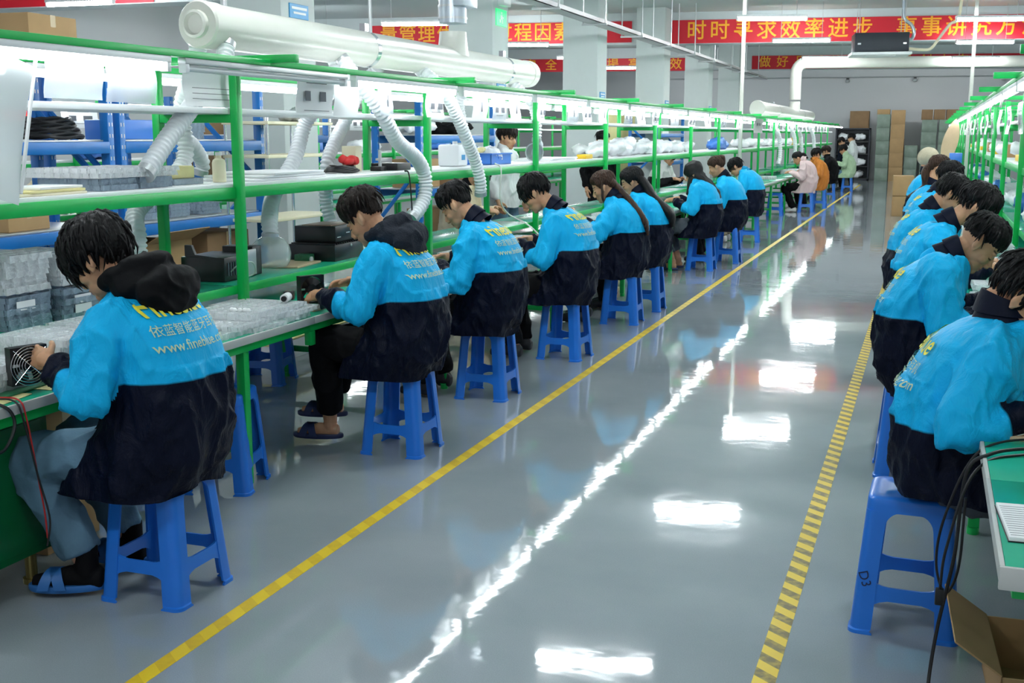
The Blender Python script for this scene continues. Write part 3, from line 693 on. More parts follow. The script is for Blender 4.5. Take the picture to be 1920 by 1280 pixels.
def hair_shell(F, style, seed):
    """hair as a displaced shell around the skull; returns a mesh in body space"""
    m = MB(); m.ell((0, 0, 0), (1, 1, 1), None, 6); me = m.mesh('hair', None)
    D = co(me).astype(np.float64); D /= np.linalg.norm(D, axis=1)[:, None]
    f, s, h = D[:, 0], np.abs(D[:, 1]), D[:, 2]
    c = np.array((-.014, 0, .024)); rad = np.array((.100, .079, .090))
    r = 1 / np.sqrt((D / rad) ** 2 @ np.ones(3))
    az = np.arctan2(s, f)                                           # 0 front .. pi back
    fr, sd, nk = style.get('front', .42), style.get('side', .02), style.get('nape', -.62)
    # hairline height as a function of azimuth
    line = np.interp(az, [0, .55, .85, 1.15, 1.35, 1.75, 1.95, 2.3, PI], [fr, fr - .02, fr - .12, sd, sd - .25, sd + .08, -.30, nk, nk])
    ns = np.array([noise.noise(Vector((d[0] * 9 + seed, d[1] * 9, d[2] * 3))) for d in D])
    line = line + .06 * ns
    # strand coordinates run from the crown whorl outwards
    cw = np.array((-.42, 0, .91)); cw /= np.linalg.norm(cw); e1 = np.cross((0, 1, 0), cw); e2 = np.array((0, 1, 0))
    col = np.arccos(np.clip(D @ cw, -1, 1)); azc = np.arctan2(D @ e2, D @ e1)
    st = np.stack([np.cos(azc) * 17, np.sin(azc) * 17, col * 1.3 + seed], 1)
    sn = np.array([noise.noise(Vector(q)) for q in st]); sn2 = np.array([noise.noise(Vector((q[0] * 2.6, q[1] * 2.6, q[2] * 1.6 + 5))) for q in st])
    gain = np.clip(col / .5, .15, 1)
    t = np.clip((h - line - .16 * sn - .07 * sn2) / .15 + .5, 0, 1); t = t * t * (3 - 2 * t)
    vol = style.get('vol', .012) * np.clip(.55 + .8 * (h + .25), .2, 1.25) * np.clip((h - line) / style.get('ramp', .5) + .08, .08, 1) ** .75
    if style.get('fade'): vol *= np.clip((h - .0) * 2.0, .1, 1)
    R = r * (1 - .22 * (1 - t)) + t * (vol + gain * (.0065 * sn + .0035 * sn2) * style.get('rough', 1) + .006 * ns * np.clip(h + .4, 0, 1))
    P = c + D * R[:, None]
    if style.get('fringe'):                                         # fringe falling over the forehead
        k = np.clip((f - .35) / .5, 0, 1) * np.clip(1 - np.abs(h - .25) / .5, 0, 1); P[:, 0] += k * .018; P[:, 2] -= k * style['fringe'] * (1 + .6 * sn)
    bm = bmesh.new(); bm.from_mesh(me); bpy.data.meshes.remove(me)
    bm.verts.ensure_lookup_table()
    for v, q in zip(bm.verts, P): v.co = q
    n = style.get('tufts', 0)
    if n:                                                           # loose tufts lying over the cap and past the hairline
        rg = random.Random(int(seed * 100)); edge = np.where((t > .35) & (t < .98))[0]; top = np.where(t >= .98)[0]; mb = MB.__new__(MB); mb.bm = bm
        for k in range(n):
            pool = edge if (k % 5 < 2 and len(edge)) else top
            i = pool[rg.randrange(len(pool))]; d = D[i]
            if style.get('fade') and (d[2] < .12 or (d[0] > .45 and d[2] < .62)): continue
            e = d * (d @ cw) - cw; ln = np.linalg.norm(e)
            if ln < .2: continue
            e = e / ln + np.array((rg.uniform(-.25, .25), rg.uniform(-.25, .25), rg.uniform(-.3, .05))); p0 = P[i] - d * .002; L_ = rg.uniform(.7, 1.2) * style.get('tuft_len', .045); r0 = rg.uniform(.0035, .007)
            lift = rg.uniform(.0, .010)
            pts = [p0 - e * .012 - d * .004, p0 + d * (.002 + lift * .5), p0 + e * L_ * .5 + d * (lift - .35 * L_ * L_ / .1 * .5), p0 + e * L_ + d * (lift - L_ * L_ / .1 * .9)]
            mb.tube([Vector(q) for q in pts], [r0 * .6, r0, r0 * .8, r0 * .12], 5, cap=False)
    me = bpy.data.meshes.new('hair'); bm.to_mesh(me); bm.free(); P = co(me).astype(np.float64)
    D2 = P - c; D2 /= np.linalg.norm(D2, axis=1)[:, None]; col = np.arccos(np.clip(D2 @ cw, -1, 1)); azc = np.arctan2(D2 @ e2, D2 @ e1)
    st = np.stack([np.cos(azc) * 38, np.sin(azc) * 38, col * 1.3 + seed], 1)
    P4 = np.c_[P, np.ones(len(P))] @ np.array(F).T
    setco(me, P4[:, :3]); setattr_(me, 'strand', st, 'FLOAT_VECTOR'); me.shade_smooth(); return me
def lock(path, rad, seed, flat=.55, n=20):
    """a long lock of hair along a path"""
    m = MB(); m.tube(bez(path, 8), np.interp(np.linspace(0, 1, (len(path) - 1) * 8 + 1), np.linspace(0, 1, len(rad)), rad).tolist(), n, flat=flat); me = m.mesh('hair_lock', None)
    P = co(me); N = nrm(me); k = np.array([noise.noise(Vector((p[0] * 60 + seed, p[1] * 60, p[2] * 6))) for p in P]); setco(me, P + N * (k * .006)[:, None])
    setattr_(me, 'strand', np.stack([P[:, 1] * 160 + P[:, 0] * 90, P[:, 2] * 6, np.full(len(P), seed)], 1), 'FLOAT_VECTOR'); me.shade_smooth(); return me

BASE = dict(
    rings=[(.36, .075, .25, .262), (.425, .07, .247, .262), (.47, .045, .243, .262), (.55, -.005, .232, .255), (.66, -.045, .205, .245), (.76, -.055, .19, .238), (.85, -.055, .18, .235), (.94, -.04, .170, .232), (1.02, -.015, .150, .217), (1.08, .02, .122, .17), (1.12, .05, .09, .105), (1.155, .075, .065, .075)],
    neck=(.075, 0, 1.125), head=(.20, 0, 1.225), pitch=.62, hyaw=0.0, hroll=0.0,
    L=dict(sh=(.03, .19, 1.02), el=(.07, .30, .76), wr=(.34, .17, .87), hd=(.8, -.45, -.1), hn=(.0, -.6, -.8), curl=.7),
    R=dict(sh=(.03, -.19, 1.02), el=(.07, -.30, .76), wr=(.34, -.17, .87), hd=(.8, .45, -.1), hn=(.0, .6, -.8), curl=.7),
    legs=[((0, .10, .55), (.45, .13, .52), (.34, .15, .10), .0), ((0, -.10, .55), (.45, -.12, .52), (.36, -.14, .10), .0)],
    yoke=.83, cut=.40, seed=1.0, hem=.42)
def person(label, loc, facing, pose, look, vox=(.005, .009)):
    """facing: 'L' towards -x, 'R' towards +x (plus yaw); look: garments and hair"""
    p = dict(BASE); p.update(pose)
    rz = {'L': PI, 'R': 0.0}[facing] + p.get('yaw', 0)
    seed = p['seed']; root_loc = (loc[0], loc[1], loc[2] if len(loc) > 2 else 0.0)
    F = frame(Vector(p['head']), p['pitch'], p['hyaw'], p['hroll'])
    arms = [(p['L'], -1), (p['R'], 1)]
    # body: one continuous surface
    m = MB(); add_head(m, F, ear=look.get('ear', True))
    nb = Vector(p['neck']); m.tube([nb + Vector((-.02, 0, -.08)), nb, F @ Vector((-.03, 0, -.07)), F @ Vector((-.02, 0, -.01))], [.075, .058, .054, .055], 16)
    R = p['rings']
    m.loft([[(c + .72 * a * math.cos(t), .72 * b * math.sin(t), z) for t in [2 * PI * i / 20 for i in range(20)]] for z, c, a, b in R[:-2] if z > p['hem'] + .07])
    for A, sd in arms:
        m.tube([A['sh'], Vector(A['sh']).lerp(Vector(A['el']), .5), A['el'], Vector(A['el']).lerp(Vector(A['wr']), .5), A['wr']], [.055, .048, .043, .037, .027], 14)
        add_hand(m, A['wr'], A['hd'], A['hn'], A['curl'], sd, look.get('hand', 1.0))
    feet = []
    for (hp, kn, an, fy) in p['legs']:
        m.tube([hp, Vector(hp).lerp(Vector(kn), .6), kn, Vector(kn).lerp(Vector(an), .4), an], [.08, .068, .055, .050, .037], 14)
        an = Vector(an); fp = p.get('foot_pitch', 0.0)
        d = Vector((math.cos(fy), math.sin(fy), 0)); fd = an.z - .085; hl = an - d * .045 - Vector((0, 0, .055)); toe = an + d * .165 - Vector((0, 0, .065)); feet.append((hl, toe, d, an))
        m.tube([an + Vector((0, 0, .03)), an - Vector((0, 0, .03)), an - Vector((0, 0, .045))], [.037, .037, .034], 12)
        m.tube([hl, hl + d * .05, an + d * .06 - Vector((0, 0, .05)), an + d * .12 - Vector((0, 0, .065)), toe + d * .02], [.028, .033, .033, .03, .016], 14, flat=1.15)
    me = remesh(m, vox[0], 2, .4)
    # face colouring: brows, lids and lips as attributes
    P = np.c_[co(me), np.ones(len(me.vertices))] @ np.array(F.inverted()).T; P = P[:, :3]
    ay = np.abs(P[:, 1])
    brow = np.clip(1 - np.hypot((P[:, 2] - .026 - .12 * (ay - .03)) / .0055, np.maximum(0, np.abs(ay - .032) - .016) / .006), 0, 1) * (P[:, 0] > .055)
    lid = np.clip(1.2 - np.hypot((P[:, 2] + .011) / .004, np.maximum(0, np.abs(ay - .032) - .011) / .005), 0, 1) * (P[:, 0] > .055)
    lip = np.clip(1.3 - np.hypot((P[:, 2] + .073) / .013, P[:, 1] / .024), 0, 1) * (P[:, 0] > .06)
    setattr_(me, 'brow', np.clip(brow * 1.6 + lid * 1.5, 0, 1)); setattr_(me, 'lip', lip)
    me.materials.append(SKIN); body = link('person', me, None, root_loc); body.rotation_euler = (0, 0, rz); body.scale = [p.get('scale', 1.0)] * 3; tag(body, label, 'person')
    # jacket
    m = MB(); n = 40; rings = []
    for z, c, a, b in R[:-1]:
        rings.append([(c + a * math.copysign(abs(math.cos(t)) ** .85, math.cos(t)), b * math.copysign(abs(math.sin(t)) ** .85, math.sin(t)), z) for t in [2 * PI * i / n for i in range(n)]])
    m.loft(rings); sr = look.get('sleeve', 1.0)
    for A, sd in arms:
        sh, el, wr = Vector(A['sh']), Vector(A['el']), Vector(A['wr']); wr2 = wr - (wr - el).normalized() * .02
        pts = [sh + Vector((-.02, .08 * sd, .012)), sh + Vector((0, .01 * sd, -.012)), sh.lerp(el, .35), sh.lerp(el, .75), el, el.lerp(wr2, .25), el.lerp(wr2, .65), wr2]
        m.tube(bez(pts, 4), np.interp(np.linspace(0, 7, 29), range(8), [r * sr for r in (.085, .088, .084, .078, .070, .066, .058, .042)]).tolist(), 22)
        m.ell(sh + Vector((-.01, .03 * sd, -.02)), (.098 * sr, .085 * sr, .085 * sr))
    jm = remesh(m, vox[1], look.get('jsmooth', 6), .5)
    P = co(jm); N = nrm(jm)
    side = np.zeros(len(P)); sval = np.full(len(P), -1.0); uparm = np.zeros(len(P))
    zc = np.interp(P[:, 2], [r[0] for r in R], [r[1] for r in R]); za = np.interp(P[:, 2], [r[0] for r in R], [r[2] for r in R]); zb = np.interp(P[:, 2], [r[0] for r in R], [r[3] for r in R])
    q = np.sqrt(((P[:, 0] - zc) / za) ** 2 + (P[:, 1] / zb) ** 2)
    yoke = P[:, 2] - p['yoke'] + .03 * np.clip((P[:, 0] - zc) / za, 0, 1) * 2
    val = yoke.copy(); damp = np.ones(len(P))
    for A, sd in arms:
        ds, al = seg_dist(P, [A['sh'], A['el'], A['wr']]); rr = np.interp(al, [0, .27, .55], [.09, .072, .045]) * sr
        arm = (ds < rr * 1.22) & ((q > 1.04) | (al > .2) & (ds < rr * 1.12)) & (al > .05)
        val[arm] = (p['cut'] - al)[arm]
    f1 = folds(P, seed * 13.1, .021 * look.get('fold', 1)); f2 = folds(P, seed * 5.7 + 40, .009 * look.get('fold', 1), (16, 16, 8))
    low = np.clip((.7 - P[:, 2]) / .2, 0, 1)
    drape = low * .011 * np.sin(np.arctan2(P[:, 1], P[:, 0] - zc) * 7 + seed) * (q > .8)
    back = np.clip(((P[:, 0] - zc) / za < -.3) * (np.abs(P[:, 1]) < .20) * (P[:, 2] > .88) * 1.0, 0, 1)
    P2 = P + N * ((f1 + f2) * (1 - .8 * back) + drape)[:, None]
    P2[:, 2] = np.where(P2[:, 2] < p['hem'] + .012 * np.sin(P2[:, 1] * 17 + seed), p['hem'] + .012 * np.sin(P2[:, 1] * 17 + seed), P2[:, 2])
    setco(jm, P2); setattr_(jm, 'yoke', val)
    jm.materials.append(look.get('jacket', JACKET)); jk = link('jacket', jm, body)
    # collar or hood
    if look.get('hood'):
        m = MB(); nb = Vector(p['neck'])
        ring = [nb + Vector((-.012 - .10 * math.cos(t), .105 * math.sin(t), .045 + .05 * math.cos(t))) for t in [-2.45 + 4.9 * i / 24 for i in range(25)]]
        m.tube(ring, [.020 + .020 * math.sin(PI * i / 24) for i in range(25)], 12)
        hx = look.get('hood_c', (-.145, 0, .005))
        m.ell(nb + Vector(hx), (.068, .155, .088), Matrix.Rotation(-.35, 3, 'Y'))
        m.ell(nb + Vector((-.08, 0, .062)), (.078, .125, .052), Matrix.Rotation(-.5, 3, 'Y'))
        m.ell(nb + Vector((hx[0] - .02, -.0, hx[2] - .055)), (.048, .11, .075), Matrix.Rotation(-.15, 3, 'Y'))
        for s_ in (-1, 1): m.ell(nb + Vector((-.075, s_ * .095, .02)), (.075, .05, .06))
        tip = look.get('hood_tip', -.115); m.ell(nb + Vector((hx[0] - .025, 0, tip)), (.034, .06, .045))
        hm = remesh(m, vox[1] * .8, 6, .5); P = co(hm); N = nrm(hm); setco(hm, P + N * (folds(P, seed * 3 + 9, .010, (12, 12, 12)))[:, None])
        hm.materials.append(look['hood']); link('hood', hm, body)
    elif look.get('collar', NAVYC) is not None:
        nb = Vector(p['neck']); m = MB(); k = 28; rings = []
        up = (F @ Vector((-.02, 0, -.04)) - nb).normalized(); ux = Vector((up.z, 0, -up.x))
        for (hh, rr) in ((-.055, .090), (-.01, .078), (.025, .068), (.048, .064), (.050, .060), (.025, .061), (-.02, .068)):
            rings.append([nb + up * (hh - .018 * math.cos(t) * (hh > 0)) + ux * (rr * 1.05 * math.cos(t) - .004) + Vector((0, rr * math.sin(t), 0)) for t in [.5 + (2 * PI - 1.0) * i / (k - 1) for i in range(k)]])
        m.loft(rings, cap=False, closed=False); cm = m.mesh('collar', .9); cm.materials.append(look.get('collar', NAVYC)); clo = link('collar', cm, body)
        m = MB(); rings = []
        for (hh, rr) in ((.047, .065), (.050, .069), (.025, .077), (-.004, .086), (-.006, .082), (.02, .073)):
            rings.append([nb + up * (hh - .018 * math.cos(t) * (hh > 0)) + ux * (rr * 1.05 * math.cos(t) - .004) + Vector((0, rr * math.sin(t), 0)) for t in [.42 + (2 * PI - .84) * i / (k - 1) for i in range(k)]])
        m.loft(rings, cap=False, closed=False); cm = m.mesh('collar_fold', .9); cm.materials.append(look.get('collar', NAVYC)); link('collar_fold', cm, clo)
    # printed lettering on the back, following the cloth
    if look.get('print'):
        bvh = BVHTree.FromPolygons([tuple(v) for v in P2], [tuple(f.vertices) for f in jm.polygons])
        hood_bvh = None
        for nm, s_, size, w, mt, bold in (('logo_lettering', 'Fineblue', .088, p.get('lw', 1.07), LOGOY, .0014), ('company_lettering', '依蓝智能蓝牙耳机', .041, p.get('lw', 1.07) - .072, LOGOG, 0.0), ('address_lettering', 'www.fineblue.com', .047, p.get('lw', 1.07) - .125, LOGOG, .0003)):
            tm = text_mesh(s_, size, bold=bold); bm = bmesh.new(); bm.from_mesh(tm); bpy.data.meshes.remove(tm)
            for _ in range(3):
                es = [e for e in bm.edges if e.calc_length() > .011]
                if es: bmesh.ops.subdivide_edges(bm, edges=es, cuts=1); bmesh.ops.triangulate(bm, faces=bm.faces)
            dead = []
            for v in bm.verts:
                y, z = -v.co.x + p.get('lv', .02), w + v.co.y
                hit, nn, _, _ = bvh.ray_cast(Vector((-.7, y, z)), Vector((1, 0, 0)))
                if hit is None or hit.x > -.04: dead.append(v)
                else: v.co = hit + Vector((-.0085, 0, .002))
            bmesh.ops.delete(bm, geom=dead, context='VERTS')
            far = [e for e in bm.edges if e.calc_length() > .032]
            if far: bmesh.ops.delete(bm, geom=far, context='EDGES')
            lm = bpy.data.meshes.new(nm); bm.to_mesh(lm); bm.free(); lm.materials.append(mt); link(nm, lm, jk)
    # trousers
    if look.get('trousers'):
        m = MB(); ex = look.get('leg_r', 1.0)
        m.ell((-.0, 0, .53), (.15, .18, .10))
        for (hp, kn, an, fy) in p['legs']:
            hp, kn, an = Vector(hp), Vector(kn), Vector(an); c = an + (kn - an).normalized() * look.get('crop', .0)
            m.tube(bez([hp, hp.lerp(kn, .6), kn + Vector((-.005, 0, 0)), kn.lerp(c, .35), kn.lerp(c, .75), c], 4), np.interp(np.linspace(0, 5, 21), range(6), [r * ex for r in (.105, .098, .085, .080, .070, .066)]).tolist(), 20)
            m.ell(kn, (.082 * ex, .08 * ex, .082 * ex))
        tm = remesh(m, vox[1], 5, .5); P = co(tm); N = nrm(tm); setco(tm, P + N * folds(P, seed * 2 + 3, .013, (9, 9, 6))[:, None])
        tm.materials.append(look['trousers']); link('trousers', tm, body)
    # shoes
    sh = look.get('shoes')
    if sh:
        kind, mt = sh
        for hl, toe, d, an in feet:
            zb = max(0.004, hl.z - .036); sd = Vector((-d.y, d.x, 0))
            ctr = (hl + toe) * .5
            if kind == 'slipper':
                m = MB(); rings = []
                for z, g in ((zb - .003, .96), (zb + .004, 1.0), (zb + .018, 1.0), (zb + .022, .97)):
                    rings.append([Vector((0, 0, z)) + Vector((ctr.x, ctr.y, 0)) + d * (.142 * g * math.cos(t) + .01) + sd * (.052 * g * math.sin(t) * (1 + .12 * math.cos(t))) for t in [2 * PI * i / 28 for i in range(28)]])
                m.loft(rings); m.build('slipper_sole', mt, body)
                for a0, a1 in ((.02, .085), (.085, .02)):
                    m = MB(); rings = []
                    for i in range(13):
                        t = PI * i / 12; u = a0 + (a1 - a0) * i / 12; w = .052 + .004; hgt = .062 if max(a0, a1) > 0 else .05
                        c = Vector((ctr.x, ctr.y, zb + .012)) + d * u + sd * w * math.cos(t) + Vector((0, 0, hgt * math.sin(t)))
                        o = Vector((0, 0, 1)) * math.sin(t) + sd * math.cos(t)
                        rings.append([c - d * .02, c + d * .02, c + d * .02 + o * .005, c - d * .02 + o * .005])
                    m.loft(rings); m.build('slipper_strap', mt, body)
            else:
                m = MB(); m.tube([hl - d * .012 + Vector((0, 0, .004)), hl - d * .002 + Vector((0, 0, .005)), hl + d * .06 + Vector((0, 0, .012)), an + d * .07 - Vector((0, 0, .04)), an + d * .13 - Vector((0, 0, .06)), toe + d * .03 + Vector((0, 0, .0))], [.03, .042, .046, .046, .042, .024], 16)
                m.tube([an - Vector((0, 0, .045)), an + Vector((0, 0, .005))], [.05, .046], 16)
                sm = remesh(m, .007, 3, .5); P = co(sm); P[:, 2] = np.maximum(P[:, 2], zb - .002); setco(sm, P); sm.materials.append(mt); link('shoe', sm, body)
        if look.get('socks'):
            m = MB()
            for hl, toe, d, an in feet:
                m = MB(); m.tube([an + Vector((0, 0, .07)), an, an - Vector((0, 0, .035))], [.044, .043, .042], 14)
                m.tube([hl - d * .016, hl - d * .008, hl + d * .05, an + d * .06 - Vector((0, 0, .05)), an + d * .12 - Vector((0, 0, .065)), toe + d * .03], [.026, .036, .039, .039, .036, .022], 14, flat=1.15)
                sm = remesh(m, .007, 3, .5); sm.materials.append(look['socks']); link('sock', sm, body)
    # headscarf or knitted hat
    if look.get('scarf'):
        m = MB(); nb = Vector(p['neck']); R3 = F.to_3x3()
        m.ell(F @ Vector((-.022, 0, .032)), (.118, .100, .108), R3); m.ell(F @ Vector((-.03, 0, -.06)), (.085, .088, .09), R3)
        m.tube([F @ Vector((-.05, 0, -.06)), nb + Vector((-.05, 0, .02)), nb + Vector((-.14, -.02, -.06)), nb + Vector((-.23, -.04, -.17)), nb + Vector((-.27, -.05, -.25))], [.09, .11, .115, .11, .09], 18, flat=.5)
        m.tube([F @ Vector((.0, .03, -.1)), nb + Vector((.05, .03, -.02)), nb + Vector((.09, .08, -.2))], [.08, .08, .05], 16, flat=.6)
        sm = remesh(m, vox[1], 6, .5); P = co(sm); N = nrm(sm); setco(sm, P + N * folds(P, seed + 70, .010, (12, 12, 6))[:, None]); sm.materials.append(SCARF); link('headscarf', sm, body)
    if look.get('hat'):
        m = MB(); m.ell(F @ Vector((-.02, 0, .035)), (.125, .112, .118), F.to_3x3()); m.ell(F @ Vector((-.06, 0, .02)), (.09, .10, .10), F.to_3x3())
        sm = remesh(m, vox[1], 4, .5); sm.materials.append(KNIT); link('knitted_hat', sm, body)
    # hair
    hs = look.get('hair')
    if hs:
        hm = hair_shell(F, hs, seed); hm.materials.append(hs.get('mat', HAIRK)); link('hair', hm, body)
        for i, (path, rad, flat) in enumerate(hs.get('locks', [])):
            lm = lock([Vector(q) if isinstance(q, tuple) and len(q) == 3 else F @ Vector(q[:3]) for q in path], rad, seed + i, flat); lm.materials.append(hs.get('mat', HAIRK)); link('hair_lock', lm, body)
    return body
# ------------------------------------------------------------------ the people in the hall
def P_(**k): return k
def arm(sh, el, wr, hd, hn, curl=.7): return dict(sh=sh, el=el, wr=wr, hd=hd, hn=hn, curl=curl)
MANHAIR = dict(tufts=170, front=.34, side=-.04, nape=-.66, vol=.026, fringe=.014)
FADE = dict(tufts=150, front=.36, side=.04, nape=-.6, vol=.026, fade=1, fringe=.012)
N1, N2, N3 = (.0042, .0075), (.0055, .010), (.008, .014)
# left row, from the viewer
person('person in cyan and navy jacket with black hood and pale jeans, left front', (-2.555, 3.33), 'L',
    P_(seed=1.3, hyaw=.12, head=(.205, 0, 1.215), legs=[((0, .10, .55), (.44, .15, .50), (.25, .12, .115), .40), ((0, -.10, .55), (.45, -.12, .51), (.27, -.16, .115), .1)],
       L=arm((.03, .20, 1.02), (.035, .31, .78), (.275, .20, .875), (.75, -.25, .10), (.1, -.9, -.3), .75), R=arm((.03, -.20, 1.02), (.10, -.31, .77), (.36, -.14, .86), (.8, .35, 0), (.1, .8, -.5), .7)),
    dict(print=2, hair=dict(tufts=300, tuft_len=.045, front=.22, side=-.28, nape=-.86, vol=.036, fringe=.05, ramp=.22), hood=BLACKC, trousers=DENIM, shoes=('slipper', SLIP), socks=BLACKC, crop=.045, leg_r=1.05, hood_c=(-.155, 0, .0), hood_tip=-.135), N1)
person('person in cyan and navy jacket with charcoal hood and black trousers, ankles crossed', (-2.565, 5.38), 'L',
    P_(seed=2.1, lw=1.08, hyaw=.05, head=(.19, 0, 1.225), pitch=.68, legs=[((0, .10, .55), (.38, .12, .575), (.42, .01, .125), .2), ((0, -.10, .55), (.38, -.10, .55), (.45, -.10, .22), .25)],
       L=arm((.03, .20, 1.03), (.09, .31, .79), (.36, .18, .84), (.8, -.3, -.15), (.0, -.6, -.8), .8)),
    dict(print=2, hair=dict(tufts=200, front=.34, side=.06, nape=-.55, vol=.036, fade=1, fringe=.02, mat=HAIRD), hood=CHARC, trousers=BLACKC, shoes=('slipper', SLIPD), crop=.06, leg_r=1.0), N1)
person('broad person in cyan and navy jacket with dark collar, third of the left row', (-2.595, 6.72), 'L',
    P_(seed=3.7, head=(.20, 0, 1.215), pitch=.72, hyaw=.05), dict(print=1, hair=dict(FADE, nape=-.66, side=.1), trousers=BLACKC, shoes=('shoe', SHOED)), N1)
person('slim person in cyan and navy jacket leaning over the bench, fourth of the left row', (-2.52, 8.15), 'L',
    P_(seed=4.4, head=(.235, 0, 1.225), pitch=.72, hyaw=.1, neck=(.085, 0, 1.12)), dict(print=1, hair=dict(MANHAIR, vol=.028, fringe=.03, side=-.1), trousers=BLACKC, shoes=('shoe', SHOED)), N2)
person('woman in cyan and navy jacket with brown hair in a ponytail, hands raised', (-2.54, 9.9), 'L',
    P_(seed=5.5, head=(.17, 0, 1.215), pitch=.5, hyaw=.15, L=arm((.03, .18, 1.02), (.12, .30, .80), (.38, .2, .96), (.75, -.3, .25), (.1, -.9, -.2), .8), scale=.99),
    dict(print=0, hair=dict(front=.30, side=-.45, nape=-.7, vol=.02, mat=HAIRB, locks=[([(-.02, .08, .05, 0), (.03, .088, -.06, 0), (.05, .085, -.16, 0)], (.02, .02, .008), .5), ([(-.08, .02, .02, 0), (-.11, .0, -.10, 0), (-.11, .03, 1.06), (-.225, .05, .92), (-.262, .06, .80)], (.06, .062, .058, .048, .015), .62)]), trousers=BLACKC, shoes=('shoe', SHOED)), N2)
person('woman in cyan and navy jacket with long straight black hair, beside the ponytailed one', (-2.52, 10.75), 'L',
    P_(seed=6.1, head=(.14, 0, 1.215), pitch=.45, hyaw=.1),
    dict(print=0, hair=dict(front=.30, side=-.6, nape=-.8, vol=.02, locks=[([(-.06, 0, .06, 0), (-.10, 0, -.08, 0), (-.08, .0, 1.05), (-.232, .0, .92), (-.262, .0, .80)], (.085, .09, .11, .10, .04), .5)]), trousers=BLACKC, shoes=('shoe', SHOED)), N2)
person('person in black headscarf and cyan and navy jacket on a stool by the left bench', (-2.62, 14.2), 'L',
    P_(seed=7.3, head=(.12, 0, 1.19), pitch=.55, legs=[((0, .10, .55), (.46, .14, .53), (.32, .14, .10), .0), ((0, -.10, .55), (.45, -.12, .52), (.30, -.14, .10), .0)]),
    dict(print=0, scarf=1, trousers=DENIMD, shoes=('slipper', SLIPD), crop=.12), N2)
person('woman in cyan and navy jacket with pinned brown hair, half hidden by the headscarf wearer', (-2.47, 15.25), 'L',
    P_(seed=8.2, head=(.17, 0, 1.245), pitch=.5), dict(print=0, hair=dict(front=.3, side=-.25, nape=-.75, vol=.018, mat=HAIRB, locks=[([(-.08, 0, .10, 0), (-.12, 0, .06, 0), (-.10, 0, -.02, 0)], (.03, .045, .02), .8)]), trousers=BLACKC, shoes=('shoe', SHOED)), N3)
person('person in cyan and navy jacket and khaki trousers hunched over the bench', (-2.63, 18.2), 'L',
    P_(seed=9.9, head=(.22, 0, 1.16), pitch=.72, yaw=-.1, neck=(.08, 0, 1.09)), dict(print=0, hair=MANHAIR, trousers=KHAKI, shoes=('shoe', SNEAK), collar=JACKET), N3)
person('woman in pale pink jacket with white shoes at the far left benches', (-2.52, 25.9), 'L',
    P_(seed=11., head=(.2, 0, 1.16), pitch=.6, legs=[((0, .10, .55), (.44, .13, .52), (.22, .15, .10), .0), ((0, -.10, .55), (.45, -.12, .52), (.3, -.14, .10), .0)]),
    dict(print=0, jacket=PINKC, collar=PINKC, hair=dict(front=.3, side=-.2, nape=-.7, vol=.02, locks=[([(-.08, 0, .03, 0), (-.15, 0, 0, 0), (-.17, 0, -.12, 0)], (.04, .045, .02), .8)]), trousers=BLACKC, shoes=('shoe', SNEAK)), N3)
person('person in orange jacket seated beyond the woman in pink', (-2.42, 27.4), 'L', P_(seed=12., head=(.05, 0, 1.22), pitch=.5, yaw=.5), dict(print=0, jacket=ORNG, collar=ORNG, hair=MANHAIR, trousers=BLACKC, shoes=('shoe', SHOED)), N3)
person('person in black coat seated at the far end of the left benches', (-2.47, 31.3), 'L', P_(seed=13., head=(.1, 0, 1.24), pitch=.4), dict(print=0, jacket=BLACKC, collar=BLACKC, hair=dict(MANHAIR, mat=HAIRD), trousers=BLACKC, shoes=('shoe', SHOED)), N3)
person('person in pale green jacket and blue jeans at the far end of the left benches', (-2.32, 36.0), 'L', P_(seed=14., head=(.14, 0, 1.23), pitch=.4), dict(print=0, jacket=PGREEN, collar=PGREEN, hair=MANHAIR, trousers=DENIM, shoes=('shoe', SHOED)), N3)
# standing pose
def up_(r, d): return [(z + d, c, a, b) for z, c, a, b in r]
STAND = P_(hem=.79, rings=[(.74, .0, .17, .215), (.80, .0, .17, .215), (.86, .0, .175, .22), (.95, .0, .165, .215), (1.05, -.01, .155, .21), (1.15, -.015, .15, .21), (1.24, -.015, .145, .215), (1.33, -.01, .13, .21), (1.40, .0, .10, .16), (1.44, .01, .08, .095), (1.47, .015, .062, .07)],
    neck=(.015, 0, 1.44), head=(.05, 0, 1.57), pitch=.25, L=arm((0, .19, 1.35), (-.02, .27, 1.08), (.10, .27, .85), (.4, 0, -1), (0, -1, 0), .6), R=arm((0, -.19, 1.35), (-.02, -.27, 1.08), (.10, -.27, .85), (.4, 0, -1), (0, 1, 0), .6),
    legs=[((0, .10, .90), (.03, .11, .50), (-.02, .11, .10), .1), ((0, -.10, .90), (.03, -.11, .50), (-.0, -.11, .10), -.1)], yoke=-9, cut=9)
person('person in white jacket and black trousers standing at the far end beside the dark cabinet', (-2.33, 38.2), 'L', dict(STAND, seed=15.), dict(print=0, jacket=WHITEC, collar=WHITEC, hair=MANHAIR, trousers=BLACKC, shoes=('shoe', SHOED), sleeve=.85), N3)
person('person in navy jacket standing just before the one in white at the far end', (-2.55, 37.0), 'L', dict(STAND, seed=16., scale=.93, pitch=.6), dict(print=0, jacket=NAVYC, collar=NAVYC, hair=MANHAIR, trousers=BLACKC, shoes=('shoe', SHOED), sleeve=.85), N3)
person('person in black jacket standing behind the left benches near the lit yellow doorway', (-4.75, 17.2), 'R', dict(STAND, seed=17., yaw=-.9, scale=1.0), dict(print=0, jacket=BLACKC, collar=BLACKC, hair=FADE, trousers=BLACKC, shoes=('shoe', SHOED), sleeve=.9), N3)
